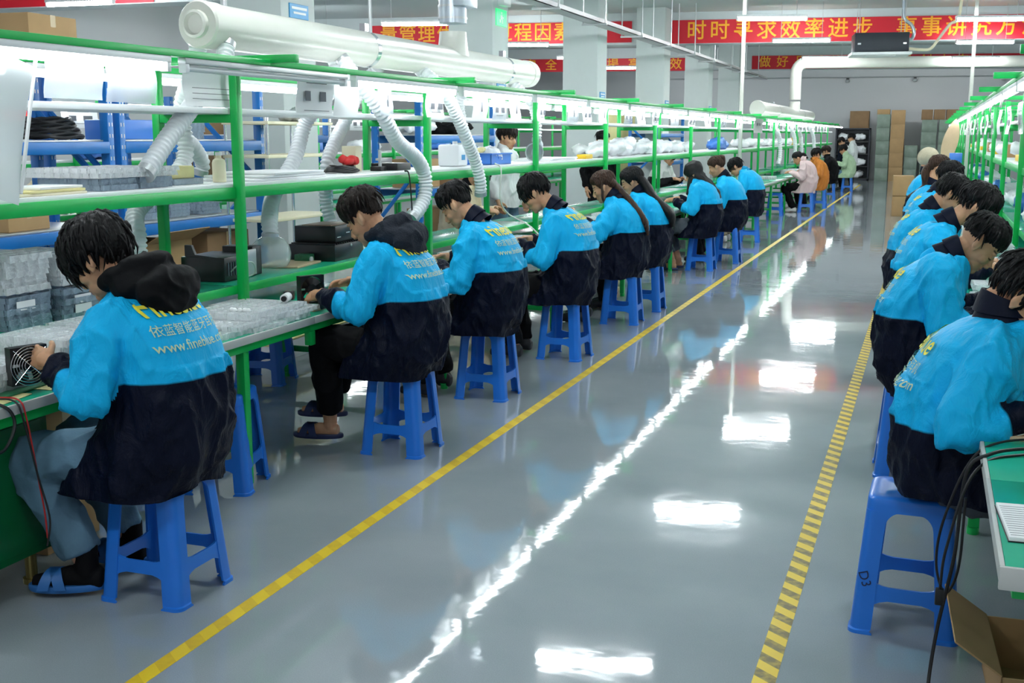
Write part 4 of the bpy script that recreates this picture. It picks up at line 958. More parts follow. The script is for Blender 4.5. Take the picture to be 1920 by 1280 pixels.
person('person in white top and blue jeans standing behind the left benches, head above the shelf', (-4.75, 12.9), 'R', dict(STAND, seed=18., yaw=-.2, scale=1.04), dict(print=0, jacket=WHITEC, collar=WHITEC, hair=dict(MANHAIR, mat=HAIRD), trousers=DENIM, shoes=('shoe', SHOED), sleeve=.85), N3)
person('person in cream jacket bent over work behind the blue rack at the far left', (-8.75, 9.6), 'R', P_(seed=19., yoke=-9, cut=9), dict(print=0, jacket=CREAMC, collar=CREAMC, hair=MANHAIR, trousers=BLACKC, shoes=('shoe', SHOED)), N3)
person('black haired person seated across the bench, facing the fourth left worker', (-4.75, 11.6), 'R', P_(seed=20., yoke=-9, cut=9, pitch=.8), dict(print=0, jacket=CARD and CREAMC, collar=BLACKC, hair=MANHAIR, trousers=BLACKC, shoes=('shoe', SHOED)), N3)
person('person in white and black top seated across the bench from the khaki trousered worker', (-4.7, 21.3), 'R', P_(seed=21., yoke=.9, cut=.2, yaw=-.3, pitch=.45, head=(.15, 0, 1.24)), dict(print=0, jacket=attr_mix_mat('white_black_top', (.7, .7, .68), (.01, .01, .012), 'yoke'), collar=WHITEC, hair=MANHAIR, trousers=BLACKC, shoes=('shoe', SHOED)), N3)
# right row, from the viewer
LOW = [(z if z < .9 else .9 + (z - .9) * .82, c + (.02 if z > .9 else 0), a, b) for z, c, a, b in BASE['rings']]
person('person in cyan and navy jacket nearest on the right, head cut by the edge', (.185, 3.95), 'R',
    P_(seed=31.2, rings=LOW, yoke=.735, hem=.50, neck=(.065, 0, 1.095), head=(.115, 0, 1.14), pitch=1.0, lw=.985, lv=.02, L=arm((.04, .19, .97), (.10, .29, .75), (.34, .12, .83), (.8, -.4, -.1), (0, -.6, -.8), .7),
       R=arm((.03, -.2, .985), (-.05, -.30, .755), (.165, -.24, .82), (.85, .35, -.1), (0, .5, -.9), .7), legs=[((0, .10, .55), (.40, .13, .52), (.34, .15, .10), .0), ((0, -.10, .55), (.40, -.12, .52), (.30, -.14, .10), .0)]),
    dict(print=2, hair=dict(tufts=220, front=.34, side=-.05, nape=-.55, vol=.026, fringe=.02), trousers=DENIMD, shoes=('shoe', SHOED), leg_r=1.05), N1)
person('person in cyan and navy jacket with shaved temples in profile, second on the right', (.04, 5.87), 'R',
    P_(seed=32.4, rings=LOW, yoke=.80, neck=(.095, 0, 1.085), head=(.205, 0, 1.145), pitch=.85, lw=1.0), dict(print=1, hair=dict(FADE, nape=-.30, side=.12, vol=.022), trousers=BLACKC, shoes=('shoe', SHOED)), N1)
person('person with full black hair bowed low, third of the right row', (.05, 7.6), 'R',
    P_(seed=33.4, neck=(.09, 0, 1.12), head=(.235, 0, 1.21), pitch=.85), dict(print=1, hair=dict(MANHAIR, vol=.034, fringe=.03, side=-.08, nape=-.5), trousers=BLACKC, shoes=('shoe', SHOED)), N2)
person('person in cyan jacket with navy collar and black hair, fourth on the right', (-.03, 8.95), 'R', P_(seed=34.4, head=(.19, 0, 1.225), pitch=.8), dict(print=1, hair=dict(MANHAIR, vol=.03, nape=-.7), trousers=BLACKC, shoes=('shoe', SHOED)), N2)
person('person in cyan jacket with ear and brow in view, fifth on the right', (.02, 11.7), 'R', P_(seed=35.4, head=(.17, 0, 1.265), pitch=.4), dict(print=1, hair=MANHAIR, trousers=BLACKC, shoes=('shoe', SHOED)), N2)
person('woman in cyan jacket with dark brown tied hair, sixth on the right', (.0, 13.4), 'R', P_(seed=36.4, head=(.10, 0, 1.30), pitch=.35, neck=(.05, 0, 1.14), scale=1.0), dict(print=0, hair=dict(front=.3, side=-.3, nape=-.75, vol=.02, mat=HAIRB, locks=[([(-.08, 0, .03, 0), (-.11, 0, -.08, 0), (-.03, .0, 1.1), (-.2, .0, .98)], (.05, .06, .06, .03), .8)]), trousers=BLACKC, shoes=('shoe', SHOED)), N3)
person('person in beige knitted hat and cyan jacket farthest in view on the right', (-.03, 16.4), 'R', P_(seed=37.4, head=(.02, 0, 1.28), pitch=.2, neck=(.0, 0, 1.14), scale=1.04), dict(print=0, hat=1, hair=dict(front=.3, side=-.1, nape=-.6, vol=.004, mat=HAIRD), trousers=BLACKC, shoes=('shoe', SHOED)), N3)
stool(-.03, 16.4, 0, seat + 'the beige hat wearer', 'blue stools along the right benches')
# ------------------------------------------------------------------ loose things
SC.cycles.transparent_max_bounces = 24
rnd = random.Random(11)
# ---- corrugated extraction hoses
def hose(label, pts, r=.043, pitch=.027):
    P = bez(pts, 12); L = [0]
    for a, b in zip(P, P[1:]): L.append(L[-1] + (b - a).length)
    n = int(L[-1] / pitch) * 4; Q, R = [], []
    for i in range(n + 1):
        s = L[-1] * i / n; k = max(j for j in range(len(L)) if L[j] <= s + 1e-9); k = min(k, len(P) - 2)
        f = (s - L[k]) / max(1e-6, L[k + 1] - L[k]); Q.append(P[k].lerp(P[k + 1], f)); R.append(r * (1.0, 1.10, 1.0, .84)[i % 4])
    t = thing('extraction_hose', label, 'hose', pts[0])
    m = MB().tube([q - Vector(pts[0]) for q in Q], R, 18); m.build('corrugated_tube', HOSE, t, ang=None)
    for i in (0, -1):
        d = (Q[1] - Q[0]).normalized() if i == 0 else (Q[-2] - Q[-1]).normalized(); a = Q[i] - Vector(pts[0])
        MB().tube([a - d * .004, a + d * .03], r * 1.1, 18).build('clamp', STEEL, t)
    return t
DZ = 2.12
hose('white corrugated hose slanting down to the shelf behind the nearest left worker', [(-3.46, 5.25, DZ), (-3.44, 5.16, 2.0), (-3.41, 4.86, 1.80), (-3.39, 4.60, 1.62), (-3.38, 4.42, 1.475)])
hose('white corrugated hose hanging straight behind the slanting one', [(-3.6, 5.2, DZ), (-3.62, 5.2, 2.0), (-3.79, 5.3, 1.8), (-3.80, 5.3, 1.5), (-3.80, 4.9, 1.28), (-3.72, 4.78, 1.15), (-3.70, 4.76, .95)])
hose('short white hose curling beside the first rack post', [(-3.84, 5.38, 1.79), (-3.86, 5.36, 1.66), (-3.88, 5.5, 1.6), (-3.9, 5.62, 1.5), (-3.92, 5.62, 1.43)], .04)
hose('white hose running behind the upper board down into the clear dome', [(-3.5, 6.5, DZ), (-3.52, 6.48, 1.95), (-3.78, 6.6, 1.74), (-3.79, 6.45, 1.5), (-3.79, 6.2, 1.3), (-3.62, 5.86, 1.18), (-3.57, 5.78, 1.05)], .045)
hose('white hose bowing past the second rack post and ending behind the charcoal hood', [(-3.47, 6.5, DZ), (-3.36, 6.5, 1.99), (-3.26, 6.62, 1.80), (-3.24, 6.8, 1.62), (-3.23, 7.08, 1.5), (-3.22, 7.19, 1.38), (-3.22, 7.17, 1.22), (-3.25, 7.02, 1.10)], .046)
hose('white hose behind the second rack post crossing the bowed one', [(-3.6, 7.3, DZ), (-3.72, 7.3, 2.0), (-3.79, 7.15, 1.75), (-3.79, 6.98, 1.6), (-3.79, 6.86, 1.44), (-3.82, 6.9, 1.2), (-3.75, 6.9, .95)], .042)
hose('white hose dropping in front of the shelf above the broad worker', [(-3.5, 7.75, DZ), (-3.32, 7.74, 1.98), (-3.27, 7.9, 1.78), (-3.25, 8.05, 1.6), (-3.24, 8.18, 1.45), (-3.23, 8.25, 1.3), (-3.24, 8.28, 1.2)], .044)
hose('left one of two white hoses above the fourth left worker', [(-3.62, 9.15, DZ), (-3.78, 9.2, 1.95), (-3.79, 9.3, 1.7), (-3.79, 9.4, 1.47)], .04)
hose('right one of two white hoses above the fourth left worker, with a wide black mouth', [(-3.52, 9.75, DZ), (-3.36, 9.8, 1.95), (-3.33, 9.9, 1.75), (-3.34, 9.92, 1.6)], .04)
hn = thing('hose_nozzle', 'grey flared nozzle standing on the shelf below the right hose', 'nozzle', (-3.36, 9.93, 1.41))
MB().loft([[(r * math.cos(a), y, .09 + r * math.sin(a)) for a in [2 * PI * k / 24 for k in range(24)]] for r, y in ((.03, .14), (.06, .08), (.085, 0), (.088, -.01), (.078, -.008), (.05, .05))]).build('funnel', STEEL, hn)
MB().tube([(0, .12, .1), (.01, .1, .16), (.02, .0, .2)], .035, 14).build('neck', HOSE, hn)
for k, y in enumerate((26.4, 29.5, 31.0, 34.5)): hose('far white hose, %s below the distant duct' % ordn[k], [(-3.5, y, 2.1), (-3.34, y + .1, 1.9), (-3.24, y + .4, 1.6), (-3.22, y + .5, 1.2), (-3.24, y + .4, 1.0)], .05, .05)
dm = thing('extraction_dome', 'clear dome hood at the end of a hose on the inner shelf', 'hood', (-3.56, 5.76, .905))
MB().loft([[(r * math.cos(a), r * math.sin(a), z) for a in [2 * PI * k / 28 for k in range(28)]] for r, z in ((.095, 0), (.112, .03), (.118, .075), (.108, .12), (.08, .155), (.05, .172))], cap=False).build('shell', DOME, dm)
MB().tube([(0, 0, .16), (0, 0, .19)], .05, 20).build('ring', STEEL, dm)

# ---- blister trays
def tray_mesh(w, d, h, nx, ny, name='tray'):
    """thermoformed tray: flange with rows of sunken pockets"""
    m = MB(); X = [0]; Y = [0]
    def grid(n, L):
        c = [(0, 0)]; p = L / n
        for i in range(n): c += [(i * p + .10 * p, 0), (i * p + .2 * p, 1), (i * p + .8 * p, 1), (i * p + .90 * p, 0)]
        return c + [(L, 0)]
    gx, gy = grid(nx, w), grid(ny, d)
    V = [[m.bm.verts.new((x - w / 2, y - d / 2, h if not (a and b) else .0)) for y, b in gy] for x, a in gx]
    for i in range(len(gx) - 1):
        for j in range(len(gy) - 1): m.bm.faces.new((V[i][j], V[i + 1][j], V[i + 1][j + 1], V[i][j + 1]))
    # skirt
    ring = [V[i][0] for i in range(len(gx))] + [V[-1][j] for j in range(1, len(gy))] + [V[i][-1] for i in range(len(gx) - 2, -1, -1)] + [V[0][j] for j in range(len(gy) - 2, 0, -1)]
    low = [m.bm.verts.new((v.co.x * (1.02 if (i // 2) % 2 else .955), v.co.y * (1.02 if (i // 2) % 2 else .945), 0.001)) for i, v in enumerate(ring)]
    for i in range(len(ring)): m.bm.faces.new((ring[i], ring[(i + 1) % len(ring)], low[(i + 1) % len(ring)], low[i]))
    return m.mesh(name, .4)
def put(name, me, mt, label, cat, loc, rz=0, group=None, tilt=0):
    if not me.materials: me.materials.append(mt)
    o = link(name, me, None, loc); o.rotation_euler = (tilt, 0, rz); return tag(o, label, cat, group)
TA = tray_mesh(.34, .24, .028, 5, 4); TA2 = tray_mesh(.34, .24, .028, 5, 4); TB = tray_mesh(.40, .27, .022, 8, 5); TC = tray_mesh(.34, .25, .03, 4, 6); TS = tray_mesh(.34, .24, .026, 6, 4)
TS.materials.append(TRAYD)
def stack(n, x, y, z, me, mt, label, group, dz=.021, rz=0.0, jit=.012):
    for k in range(n): put('blister_tray', me, mt, label, 'tray', (x + rnd.uniform(-jit, jit), y + rnd.uniform(-jit, jit), z + k * dz), rz + rnd.uniform(-.03, .03), group)
ZI, ZW, ZS, ZU = .8885, .7505, 1.4105, 1.7855
stack(6, -3.53, 3.62, ZI, TS, TRAYD, 'smoky blister tray low in the left tray stack behind the nearest fan', 'lower trays of the left stack')
stack(7, -3.53, 3.62, ZI + 6 * .024, TA, TRAYC, 'clear blister tray high in the left tray stack behind the nearest fan', 'upper trays of the left stack')
stack(6, -3.53, 3.93, ZI, TS, TRAYD, 'smoky blister tray low in the right tray stack left of the dark hair', 'lower trays of the right stack')
stack(6, -3.53, 3.93, ZI + 6 * .024, TA, TRAYC, 'clear blister tray high in the right tray stack left of the dark hair', 'upper trays of the right stack')
stack(4, -3.53, 3.26, ZI, TA2, TRAYC, 'clear blister tray in the stack cut by the left picture edge', 'trays at the left edge')
for k in range(3): tag(MB().box(-.0015, 0, -.05, .05, -.018, .018).build('paper_label', PAPER, loc=(-3.53 + .175, (3.93, 3.93, 3.60)[k], (.97, .93, .985)[k])), 'white paper label on the tray stacks, %s' % ('upper one on the right stack', 'lower one on the right stack', 'on the left stack')[k], 'label')
stack(6, -3.12, 3.46, ZW, TC, TRAYC, 'clear blister tray in the low stack nearest the black fan', 'trays nearest the black fan', .026)
stack(6, -3.11, 3.74, ZW, TC, TRAYC, 'clear blister tray in the low stack with dark buttons left of the cyan shoulder', 'trays left of the cyan shoulder', .026)
stack(6, -3.11, 4.06, ZW, TA, TRAYC, 'clear blister tray in the low stack hidden by the nearest cyan shoulder', 'trays behind the cyan shoulder', .024)
stack(4, -3.18, 3.14, ZW + .007, TA, TRAYC, 'clear blister tray in the low stack at the left edge of the worktop', 'trays at the worktop left edge', .024)
DOT = MB().cyl((0, 0, 0), (0, 0, .012), .009, 10).mesh('clip'); 
for k in range(8): put('dark_button', DOT, PARTSD, 'small dark clip in the row on the clear tray beside the cyan shoulder', 'clip', (-2.985, 3.60 + k * .03, ZW + .161), 0, 'dark clips on the near tray')
# trays between the first and second workers
for i, (x, y, z, r) in enumerate([(-3.08, 4.36, 0, .02), (-3.08, 4.64, 0, -.04), (-3.07, 4.92, 0, .03), (-3.09, 4.50, .026, .05), (-3.08, 4.79, .026, -.02), (-3.09, 5.0, .026, .06), (-3.1, 4.66, .05, .0), (-3.13, 4.93, .05, .04)]):
    put('blister_tray', TB if i % 2 else TA, TRAYC, 'clear blister tray in the spread between the first and second left workers', 'tray', (x, y, ZW + z), r + PI / 2 * 0, 'trays spread between the first two workers')
CAP = MB().loft([[(r * math.cos(a), r * math.sin(a), z) for a in [2 * PI * k / 12 for k in range(12)]] for r, z in ((.012, 0), (.013, .006), (.009, .014), (.004, .016))]).mesh('cap'); 
for k in range(40): put('white_bead', CAP, PARTSW, 'small white cap lying in the trays between the first two left workers', 'cap', (-3.0 - .022 * (k % 5) + rnd.uniform(-.006, .006), 4.36 + .028 * (k // 5) * 1.4 + rnd.uniform(-.008, .008), ZW + .028 + (.05 if k > 34 else 0)), rnd.random() * 3, 'white caps in the trays')
for k in range(18): put('white_bead', CAP, PARTSW, 'small white cap in the paper dish of parts beside the cyan back', 'cap', (-3.20 + rnd.uniform(-.05, .05), 4.45 + rnd.uniform(-.09, .09), ZW + .075), rnd.random() * 3, 'white caps in the dish')
tag(MB().loft([[(rx * math.cos(a), ry * math.sin(a), z) for a in [2 * PI * k / 28 for k in range(28)]] for rx, ry, z in ((.06, .10, 0), (.075, .12, .018), (.073, .117, .018), (.058, .098, .004))]).build('parts_dish', PAPER, loc=(-3.20, 4.45, ZW + .053)), 'white oval dish of small parts on the clear trays', 'dish')
# tray spread near third to seventh workers
for i, (x, y, n, me) in enumerate([(-3.1, 6.25, 1, TB), (-3.1, 7.35, 2, TA), (-3.1, 7.6, 3, TC), (-3.08, 9.0, 3, TA), (-3.1, 9.3, 2, TB), (-3.15, 11.4, 3, TA), (-3.12, 11.8, 4, TB), (-3.15, 12.3, 6, TA), (-3.2, 13.0, 3, TC), (-3.15, 15.9, 4, TA), (-3.2, 16.6, 3, TB), (-3.2, 17.2, 2, TA), (-3.2, 19.2, 4, TA), (-3.2, 20.5, 3, TB), (-3.2, 22.0, 5, TA), (-3.2, 24.5, 3, TB), (-3.2, 28.5, 4, TA), (-3.2, 30.0, 3, TA)]):
    stack(n, x, y, ZW, me, TRAYC, 'clear blister tray in the %s small stack along the left worktops' % ordn[i], '%s tray stack of the left worktops' % ordn[i], .024)

# ---- fans
def fan(label, loc, rz, s=.12, guard=True, tilt=0.0):
    t = thing('cooling_fan', label, 'fan', loc, rz); t.rotation_euler = (tilt, 0, rz); h = s / 2; d = .038
    m = MB(); n = 40; r = h * .93
    sq = []
    for k in range(n):
        a = 2 * PI * k / n + PI / 4; c, s_ = math.cos(a), math.sin(a); q = h / max(abs(c), abs(s_)); sq.append((c * q, s_ * q))
    ci = [(r * math.cos(2 * PI * k / n + PI / 4), r * math.sin(2 * PI * k / n + PI / 4)) for k in range(n)]
    ring = [[(x, 0, z + h) for x, z in sq], [(x, d, z + h) for x, z in sq], [(x, d, z + h) for x, z in ci], [(x, 0, z + h) for x, z in ci]]
    m.loft(ring + [ring[0]], cap=False); m.build('frame', BLACK, t, ang=.5)
    MB().cyl((0, .004, h), (0, d - .006, h), h * .36, 24).build('hub', BLACK, t)
    for k in range(7):
        a = 2 * PI * k / 7; m = MB(); rings = []
        for f in (.34, .6, .88):
            rr = h * f; w = .30 + .12 * f
            rings.append([(rr * math.cos(a + w * u), .019 + .012 * u, h + rr * math.sin(a + w * u)) for u in (-1, -.3, .4, 1)] + [(rr * math.cos(a + w * u), .021 + .012 * u, h + rr * math.sin(a + w * u)) for u in (1, .4, -.3, -1)])
        m.loft(rings); m.build('blade', BLACK, t)
    if guard:
        m = MB()
        for q in range(1, 7):
            rr = h * (.15 + .15 * q); m.tube([(rr * math.cos(2 * PI * k / 40), -.006, h + rr * math.sin(2 * PI * k / 40)) for k in range(41)], .0012, 6, cap=False)
        for a in (PI / 4, 3 * PI / 4): m.tube([(-h * 1.25 * math.cos(a), -.007, h - h * 1.25 * math.sin(a)), (h * 1.25 * math.cos(a), -.007, h + h * 1.25 * math.sin(a))], .0015, 6)
        m.build('wire_guard', CHROME, t)
    m = MB().tube(bez([(h * .6, d, h * .2), (h * .8, d + .03, .0 + .01), (h * 1.2, d + .08, .006)]), .0025, 6); m.build('lead', CABLER, t)
    return t
fan('black fan with chrome wire guard held by the nearest left worker', (-2.945, 3.155, ZW + .035), PI / 2 - .35, .135)
fan('black fan standing by the hands of the worker with the charcoal hood', (-3.03, 5.30, ZW + .028), PI / 2 - .5, .145, guard=False)

# ---- boards, boxes, cartons
def slab(name, label, cat, loc, size, m, rz=0, bev=.002, group=None, kids=None):
    o = MB().box(-size[0] / 2, size[0] / 2, -size[1] / 2, size[1] / 2, 0, size[2], bev=bev).build(name, m, loc=loc); o.rotation_euler = (0, 0, rz); return tag(o, label, cat, group)
def carton(label, loc, size, rz=0, m=None, open_=False, group=None, name='carton'):
    t = thing(name, label, 'box', loc, rz, group); a, b, c = size[0] / 2, size[1] / 2, size[2]; m = m or CARD
    if not open_:
        MB().box(-a, a, -b, b, 0, c, bev=.004).build('body', m, t)
        MB().box(-a - .001, a + .001, -.025, .025, c * .75, c + .001).build('tape', TAPE, t)
    else:
        k = MB()
        for x0, x1, y0, y1 in ((-a, a, -b, -b + .006), (-a, a, b - .006, b), (-a, -a + .006, -b, b), (a - .006, a, -b, b)): k.box(x0, x1, y0, y1, 0, c, bev=.001, seg=1)
        k.box(-a, a, -b, b, 0, .006).build('body', m, t)
        for sx, ang in ((1, -.5), (-1, .6)):
            f = MB().box(0, .45 * size[0], -b, b, 0, .005).build('flap', m, t); f.location = (sx * a, 0, c); f.rotation_euler = (0, ang if sx > 0 else -ang + 0, 0 if sx > 0 else PI)
    return t
slab('wood_board', 'pale wood board on the inner shelf in front of the clear dome', 'board', (-3.57, 5.98, ZI), (.26, .34, .012), WOOD, .1)
slab('wood_board', 'pale wood board under the hands of the worker with the charcoal hood', 'board', (-3.05, 5.36, ZW), (.22, .36, .015), WOOD, -.08)
slab('circuit_board', 'green circuit board on the wood board near the second left worker', 'circuit board', (-3.06, 5.38, ZW + .016), (.12, .22, .008), PCB, .1)
slab('wood_board', 'yellow card sheet lying left of the nearest fan', 'board', (-3.02, 2.98, ZW), (.22, .30, .004), FOAM, .15)
slab('circuit_board', 'strip of green circuit boards beside the yellow card', 'circuit board', (-3.02, 3.16, ZW+.0045), (.1, .25, .006), PCB, .1)
slab('yellow_card', 'pale yellow card behind the nearest fan', 'card', (-2.965, 3.29, ZW + .001), (.10, .16, .003), FOAM, .1)
slab('wood_board', 'tan board leaning low behind the tray stacks and the dark hair', 'board', (-3.6, 4.28, ZI), (.18, .12, .15), CARD, .1)
ps = thing('power_supply', 'black power supply unit with steel side on the inner shelf', 'power supply', (-3.56, 5.28, ZI), .06)
MB().box(-.16, .1, -.16, .16, 0, .13, bev=.006).build('case', BLKM, ps)
MB().prism([(-.14, .13), (-.14, .19), (-.10, .19), (-.08, .14), (.05, .13)], 'y', -.15, -.13).build('bracket', BLKM, ps)
MB().box(.10, .112, .02, .16, .01, .15, bev=.003).build('side_plate', STEEL, ps)
MB().box(-.1, .09, .16, .26, 0, .16, bev=.006).build('transformer', BLACK, ps)
MB().tube(bez([(.1, -.1, .05), (.16, -.12, .09), (.2, -.05, .10), (.19, .0, .04), (.14, -.01, .01)]), .004, 8).build('lead', CABLEW, ps)
for k in range(5): MB().box(.101, .104, -.13 + k * .025, -.118 + k * .025, .03, .10).build('slot', PARTSD, ps)
bs = thing('amplifier', 'lower black metal unit of the pair on the inner shelf', 'device', (-3.56, 6.42, ZI), .03)
MB().box(-.16, .16, -.2, .2, 0, .10, bev=.004).build('case', BLKM, bs); MB().ell((.162, .02, .085), (.006, .01, .01)).build('knob', STEEL, bs)
m = MB()
for k in range(12): m.box(-.15, .15, -.18 + k * .031, -.172 + k * .031, .10, .108)
m.build('heat_sink', BLACK, bs)
bs = thing('amplifier', 'upper black metal unit resting on the lower one', 'device', (-3.57, 6.45, ZI + .109), .05)
MB().box(-.14, .14, -.17, .19, 0, .10, bev=.004).build('case', BLKM, bs); MB().box(-.1, .1, -.15, .15, .10, .106, bev=.002).build('cover', mat('copper_cover', (.35, .2, .15), .4), bs)
MB().box(.141, .143, -.15, -.1, .03, .035).box(.141, .143, -.02, .03, .05, .056).build('marking', PAPER, bs)
tf = thing('adapter', 'small dark adapter with white plug left of the paired black units', 'adapter', (-3.56, 6.14, ZI), .1)
MB().box(-.05, .05, -.04, .04, 0, .05, bev=.006).build('case', PCB, tf); MB().cyl((.05, -.02, .02), (.06, -.02, .02), .018, 14).build('plug', PARTSW, tf)
gd = thing('small_motor', 'small white and black motor standing on the trays by the second worker', 'motor', (-3.02, 5.02, ZW + .075), .3)
MB().cyl((0, -.05, .02), (0, .03, .02), .022, 18).build('body', PARTSW, gd); MB().cyl((0, -.065, .02), (0, -.05, .02), .014, 14).build('shaft_end', BLACK, gd); MB().box(-.025, .025, .03, .075, 0, .045, bev=.006).build('bracket', BLACK, gd)
slab('white_scrap', 'crumpled white paper scrap at the worktop edge before the black trousers', 'paper', (-2.93, 4.93, ZW), (.05, .07, .012), PAPER, .6, .005)

# ---- things on the white shelf of the left racks
for k, (dx, dy, w) in enumerate(((0, 0, .30), (.01, .03, .28), (.02, .06, .24))):
    slab('paper_folder', ('lowest pale folder on the near end of the left shelf', 'middle pale folder on the near end of the left shelf', 'top white envelope on the near end of the left shelf')[k], 'folder', (-3.46 + dx * .5, 3.78 + dy, ZS + .012 * k), (w * .8, .40 - .06 * k, .011), (CREAM, FOAM, PAPER)[k], .05 * k)
stack(2, -3.56, 4.24, ZS, TS, TRAYD, 'smoky tray at the bottom of the shelf pile behind the nearest head', 'dark trays on the left shelf', .026)
stack(2, -3.56, 4.50, ZS, TS, TRAYD, 'smoky tray at the bottom of the shelf pile under the slanting hose', 'dark trays under the slanting hose', .026)
stack(2, -3.55, 4.22, ZS + .055, TB, TRAYC, 'clear tray on top of the shelf pile behind the nearest head', 'clear trays on the left shelf', .022)
stack(2, -3.55, 4.50, ZS + .055, TB, TRAYC, 'clear tray on top of the shelf pile under the slanting hose', 'clear trays under the slanting hose', .022)
slab('foam_block', 'yellow foam block on the shelf left of the first rack post', 'foam', (-3.55, 4.86, ZS + .03), (.12, .22, .06), FOAM, .1, .006)
slab('clear_box', 'grey parts box under the yellow foam block', 'box', (-3.55, 4.86, ZS), (.18, .28, .029), TRAYD, .1)
bt = thing('bottle', 'cream plastic bottle behind the first rack post', 'bottle', (-3.48, 5.16, ZS))
MB().loft([[(r * math.cos(a), r * math.sin(a), z) for a in [2 * PI * k / 20 for k in range(20)]] for r, z in ((.032, 0), (.035, .004), (.035, .10), (.03, .115), (.014, .125), (.014, .14))]).build('body', CREAM, bt); MB().cyl((0, 0, .138), (0, 0, .155), .017, 14).build('cap', WHITEB, bt)
for k in range(3): slab('plastic_sheet', ('lowest white sheet on the shelf right of the first post', 'middle white sheet on the shelf right of the first post', 'top white printed sheet on the shelf right of the first post')[k], 'sheet', (-3.53, 5.66 + .04 * k, ZS + .014 * k), (.38, .78 - .1 * k, .013), (BAGW, WHITEB, PAPER)[k], .02 * k)
rc = thing('cable_bundle', 'coil of black cables topped by a red cloth on the shelf', 'cables', (-3.6, 6.72, ZS)); m = MB()
for k in range(5): m.tube([((.10 - .008 * k) * math.cos(a), (.15 - .01 * k) * math.sin(a), .012 + .007 * k + .004 * math.sin(3 * a + k)) for a in [2 * PI * q / 24 for q in range(25)]], .008, 6, cap=False)
m.build('coil', CABLE, rc)
def lump(name, label, cat, loc, size, m, seed, group=None, amp=.12, vox=None):
    k = MB(); r = random.Random(seed)
    for q in range(7): k.ell((size[0] * r.uniform(-.3, .3), size[1] * r.uniform(-.32, .32), size[2] * r.uniform(.25, .55)), (size[0] * r.uniform(.18, .32), size[1] * r.uniform(.18, .3), size[2] * r.uniform(.25, .45)), sub=2)
    me = remesh(k, vox or max(size) * .035, 2, .5); P = co(me); N = nrm(me); P = P + N * (folds(P, seed, amp * size[2], (14, 14, 14)))[:, None]; P[:, 2] = np.maximum(P[:, 2], 0.0); setco(me, P)
    me.materials.append(m); o = link(name, me, None, loc); return tag(o, label, cat, group)
lump('red_cloth', 'red cloth lying on the coil of black cables', 'cloth', (-3.58, 6.78, ZS + .05), (.12, .16, .07), REDC, 3)
cbx = thing('test_jig', 'black test jig with metal lever on the shelf before the second rack post', 'jig', (-3.58, 7.35, ZS), .05)
MB().box(-.1, .1, -.05, .2, 0, .05, bev=.005).build('base', BLACK, cbx); MB().cyl((0, -.12, 0), (0, -.12, .14), .012, 10).box(-.02, .02, -.15, -.02, .07, .085).build('lever', STEEL, cbx); MB().box(-.04, .04, -.2, -.1, 0, .03, bev=.004).build('clamp', BLACK, cbx)
slab('cream_box', 'cream box behind the test jig on the shelf', 'box', (-3.68, 7.02, ZS), (.1, .10, .17), CREAM, .05)
wb = thing('water_jug', 'white plastic jug with a blue mark on the shelf', 'jug', (-3.56, 8.5, ZS), .05)
MB().box(-.09, .09, -.11, .11, 0, .17, bev=.02).build('body', BAGW, wb); MB().cyl((0, .05, .168), (0, .05, .195), .02, 14).build('cap', WHITEB, wb); MB().box(.0905, .092, -.05, .03, .05, .09, bev=.0).build('marking', SGB, wb)
bn = thing('parts_bin', 'blue parts bin filled with white foam on the left shelf', 'bin', (-3.54, 9.2, ZS))
k = MB()
for x0, x1, y0, y1 in ((-.13, -.122, -.24, .24), (.122, .13, -.24, .24), (-.13, .13, -.24, -.232), (-.13, .13, .232, .24)): k.box(x0, x1, y0, y1, 0, .09, bev=.002, seg=1)
k.box(-.13, .13, -.24, .24, 0, .006).box(-.14, .14, -.25, .25, .082, .094, bev=.003, seg=1); k.build('shell', BINB, bn)
MB().box(.13, .137, -.08, .08, .05, .062).build('rib', BINB, bn)
lump('foam_wrap', 'white foam wrap bulging out of the blue parts bin', 'foam', (-3.54, 9.2, ZS + .0125), (.23, .44, .17), BAGW, 8)
lump('yellow_bag', 'yellowish bag lying against the foam in the blue bin', 'bag', (-3.5, 8.93, ZS + .098), (.12, .16, .06), FOAM, 9)
for k in range(2): slab('white_sheet', ('lower white packing sheet near the hose nozzle', 'upper white packing sheet near the hose nozzle')[k], 'sheet', (-3.53, 10.75 + .1 * k, ZS + .014 * k), (.36, .9, .013), PAPER, .03)
slab('yellow_tape', 'yellow tape box at the front of the left shelf', 'box', (-3.42, 11.75, ZS), (.10, .26, .045), YELT, .0, .006)
yy = 12.35
for k in range(5): lump('parts_bag', 'white film bag of parts, %s of the heap beyond the yellow box' % ordn[k], 'bag', (-3.54 + .02 * (k % 2), yy + .62 * k, ZS), (.36, .66, .17 + .04 * (k % 3)), BAGW, 20 + k)
for k in range(3): lump('parts_bag', 'white film bag of parts, %s between the fifth and sixth posts' % ordn[k], 'bag', (-3.54, 15.8 + .8 * k, ZS), (.36, .8, .19), BAGW, 30 + k)
lump('blue_bag', 'big blue film bag on the left shelf', 'bag', (-3.54, 20.6, ZS), (.38, 1.9, .26), BAGB, 41)
for k in range(8): lump('parts_bag', 'white film bag of parts, %s of the far heap on the left shelf' % ordn[k], 'bag', (-3.54, 23 + 1.25 * k, ZS), (.36, 1.0, .2), BAGW, 50 + k, vox=.05)
slab('yellow_card', 'yellow card on the far left shelf', 'card', (-3.42, 31.5, ZS), (.1, .3, .2), YELT)

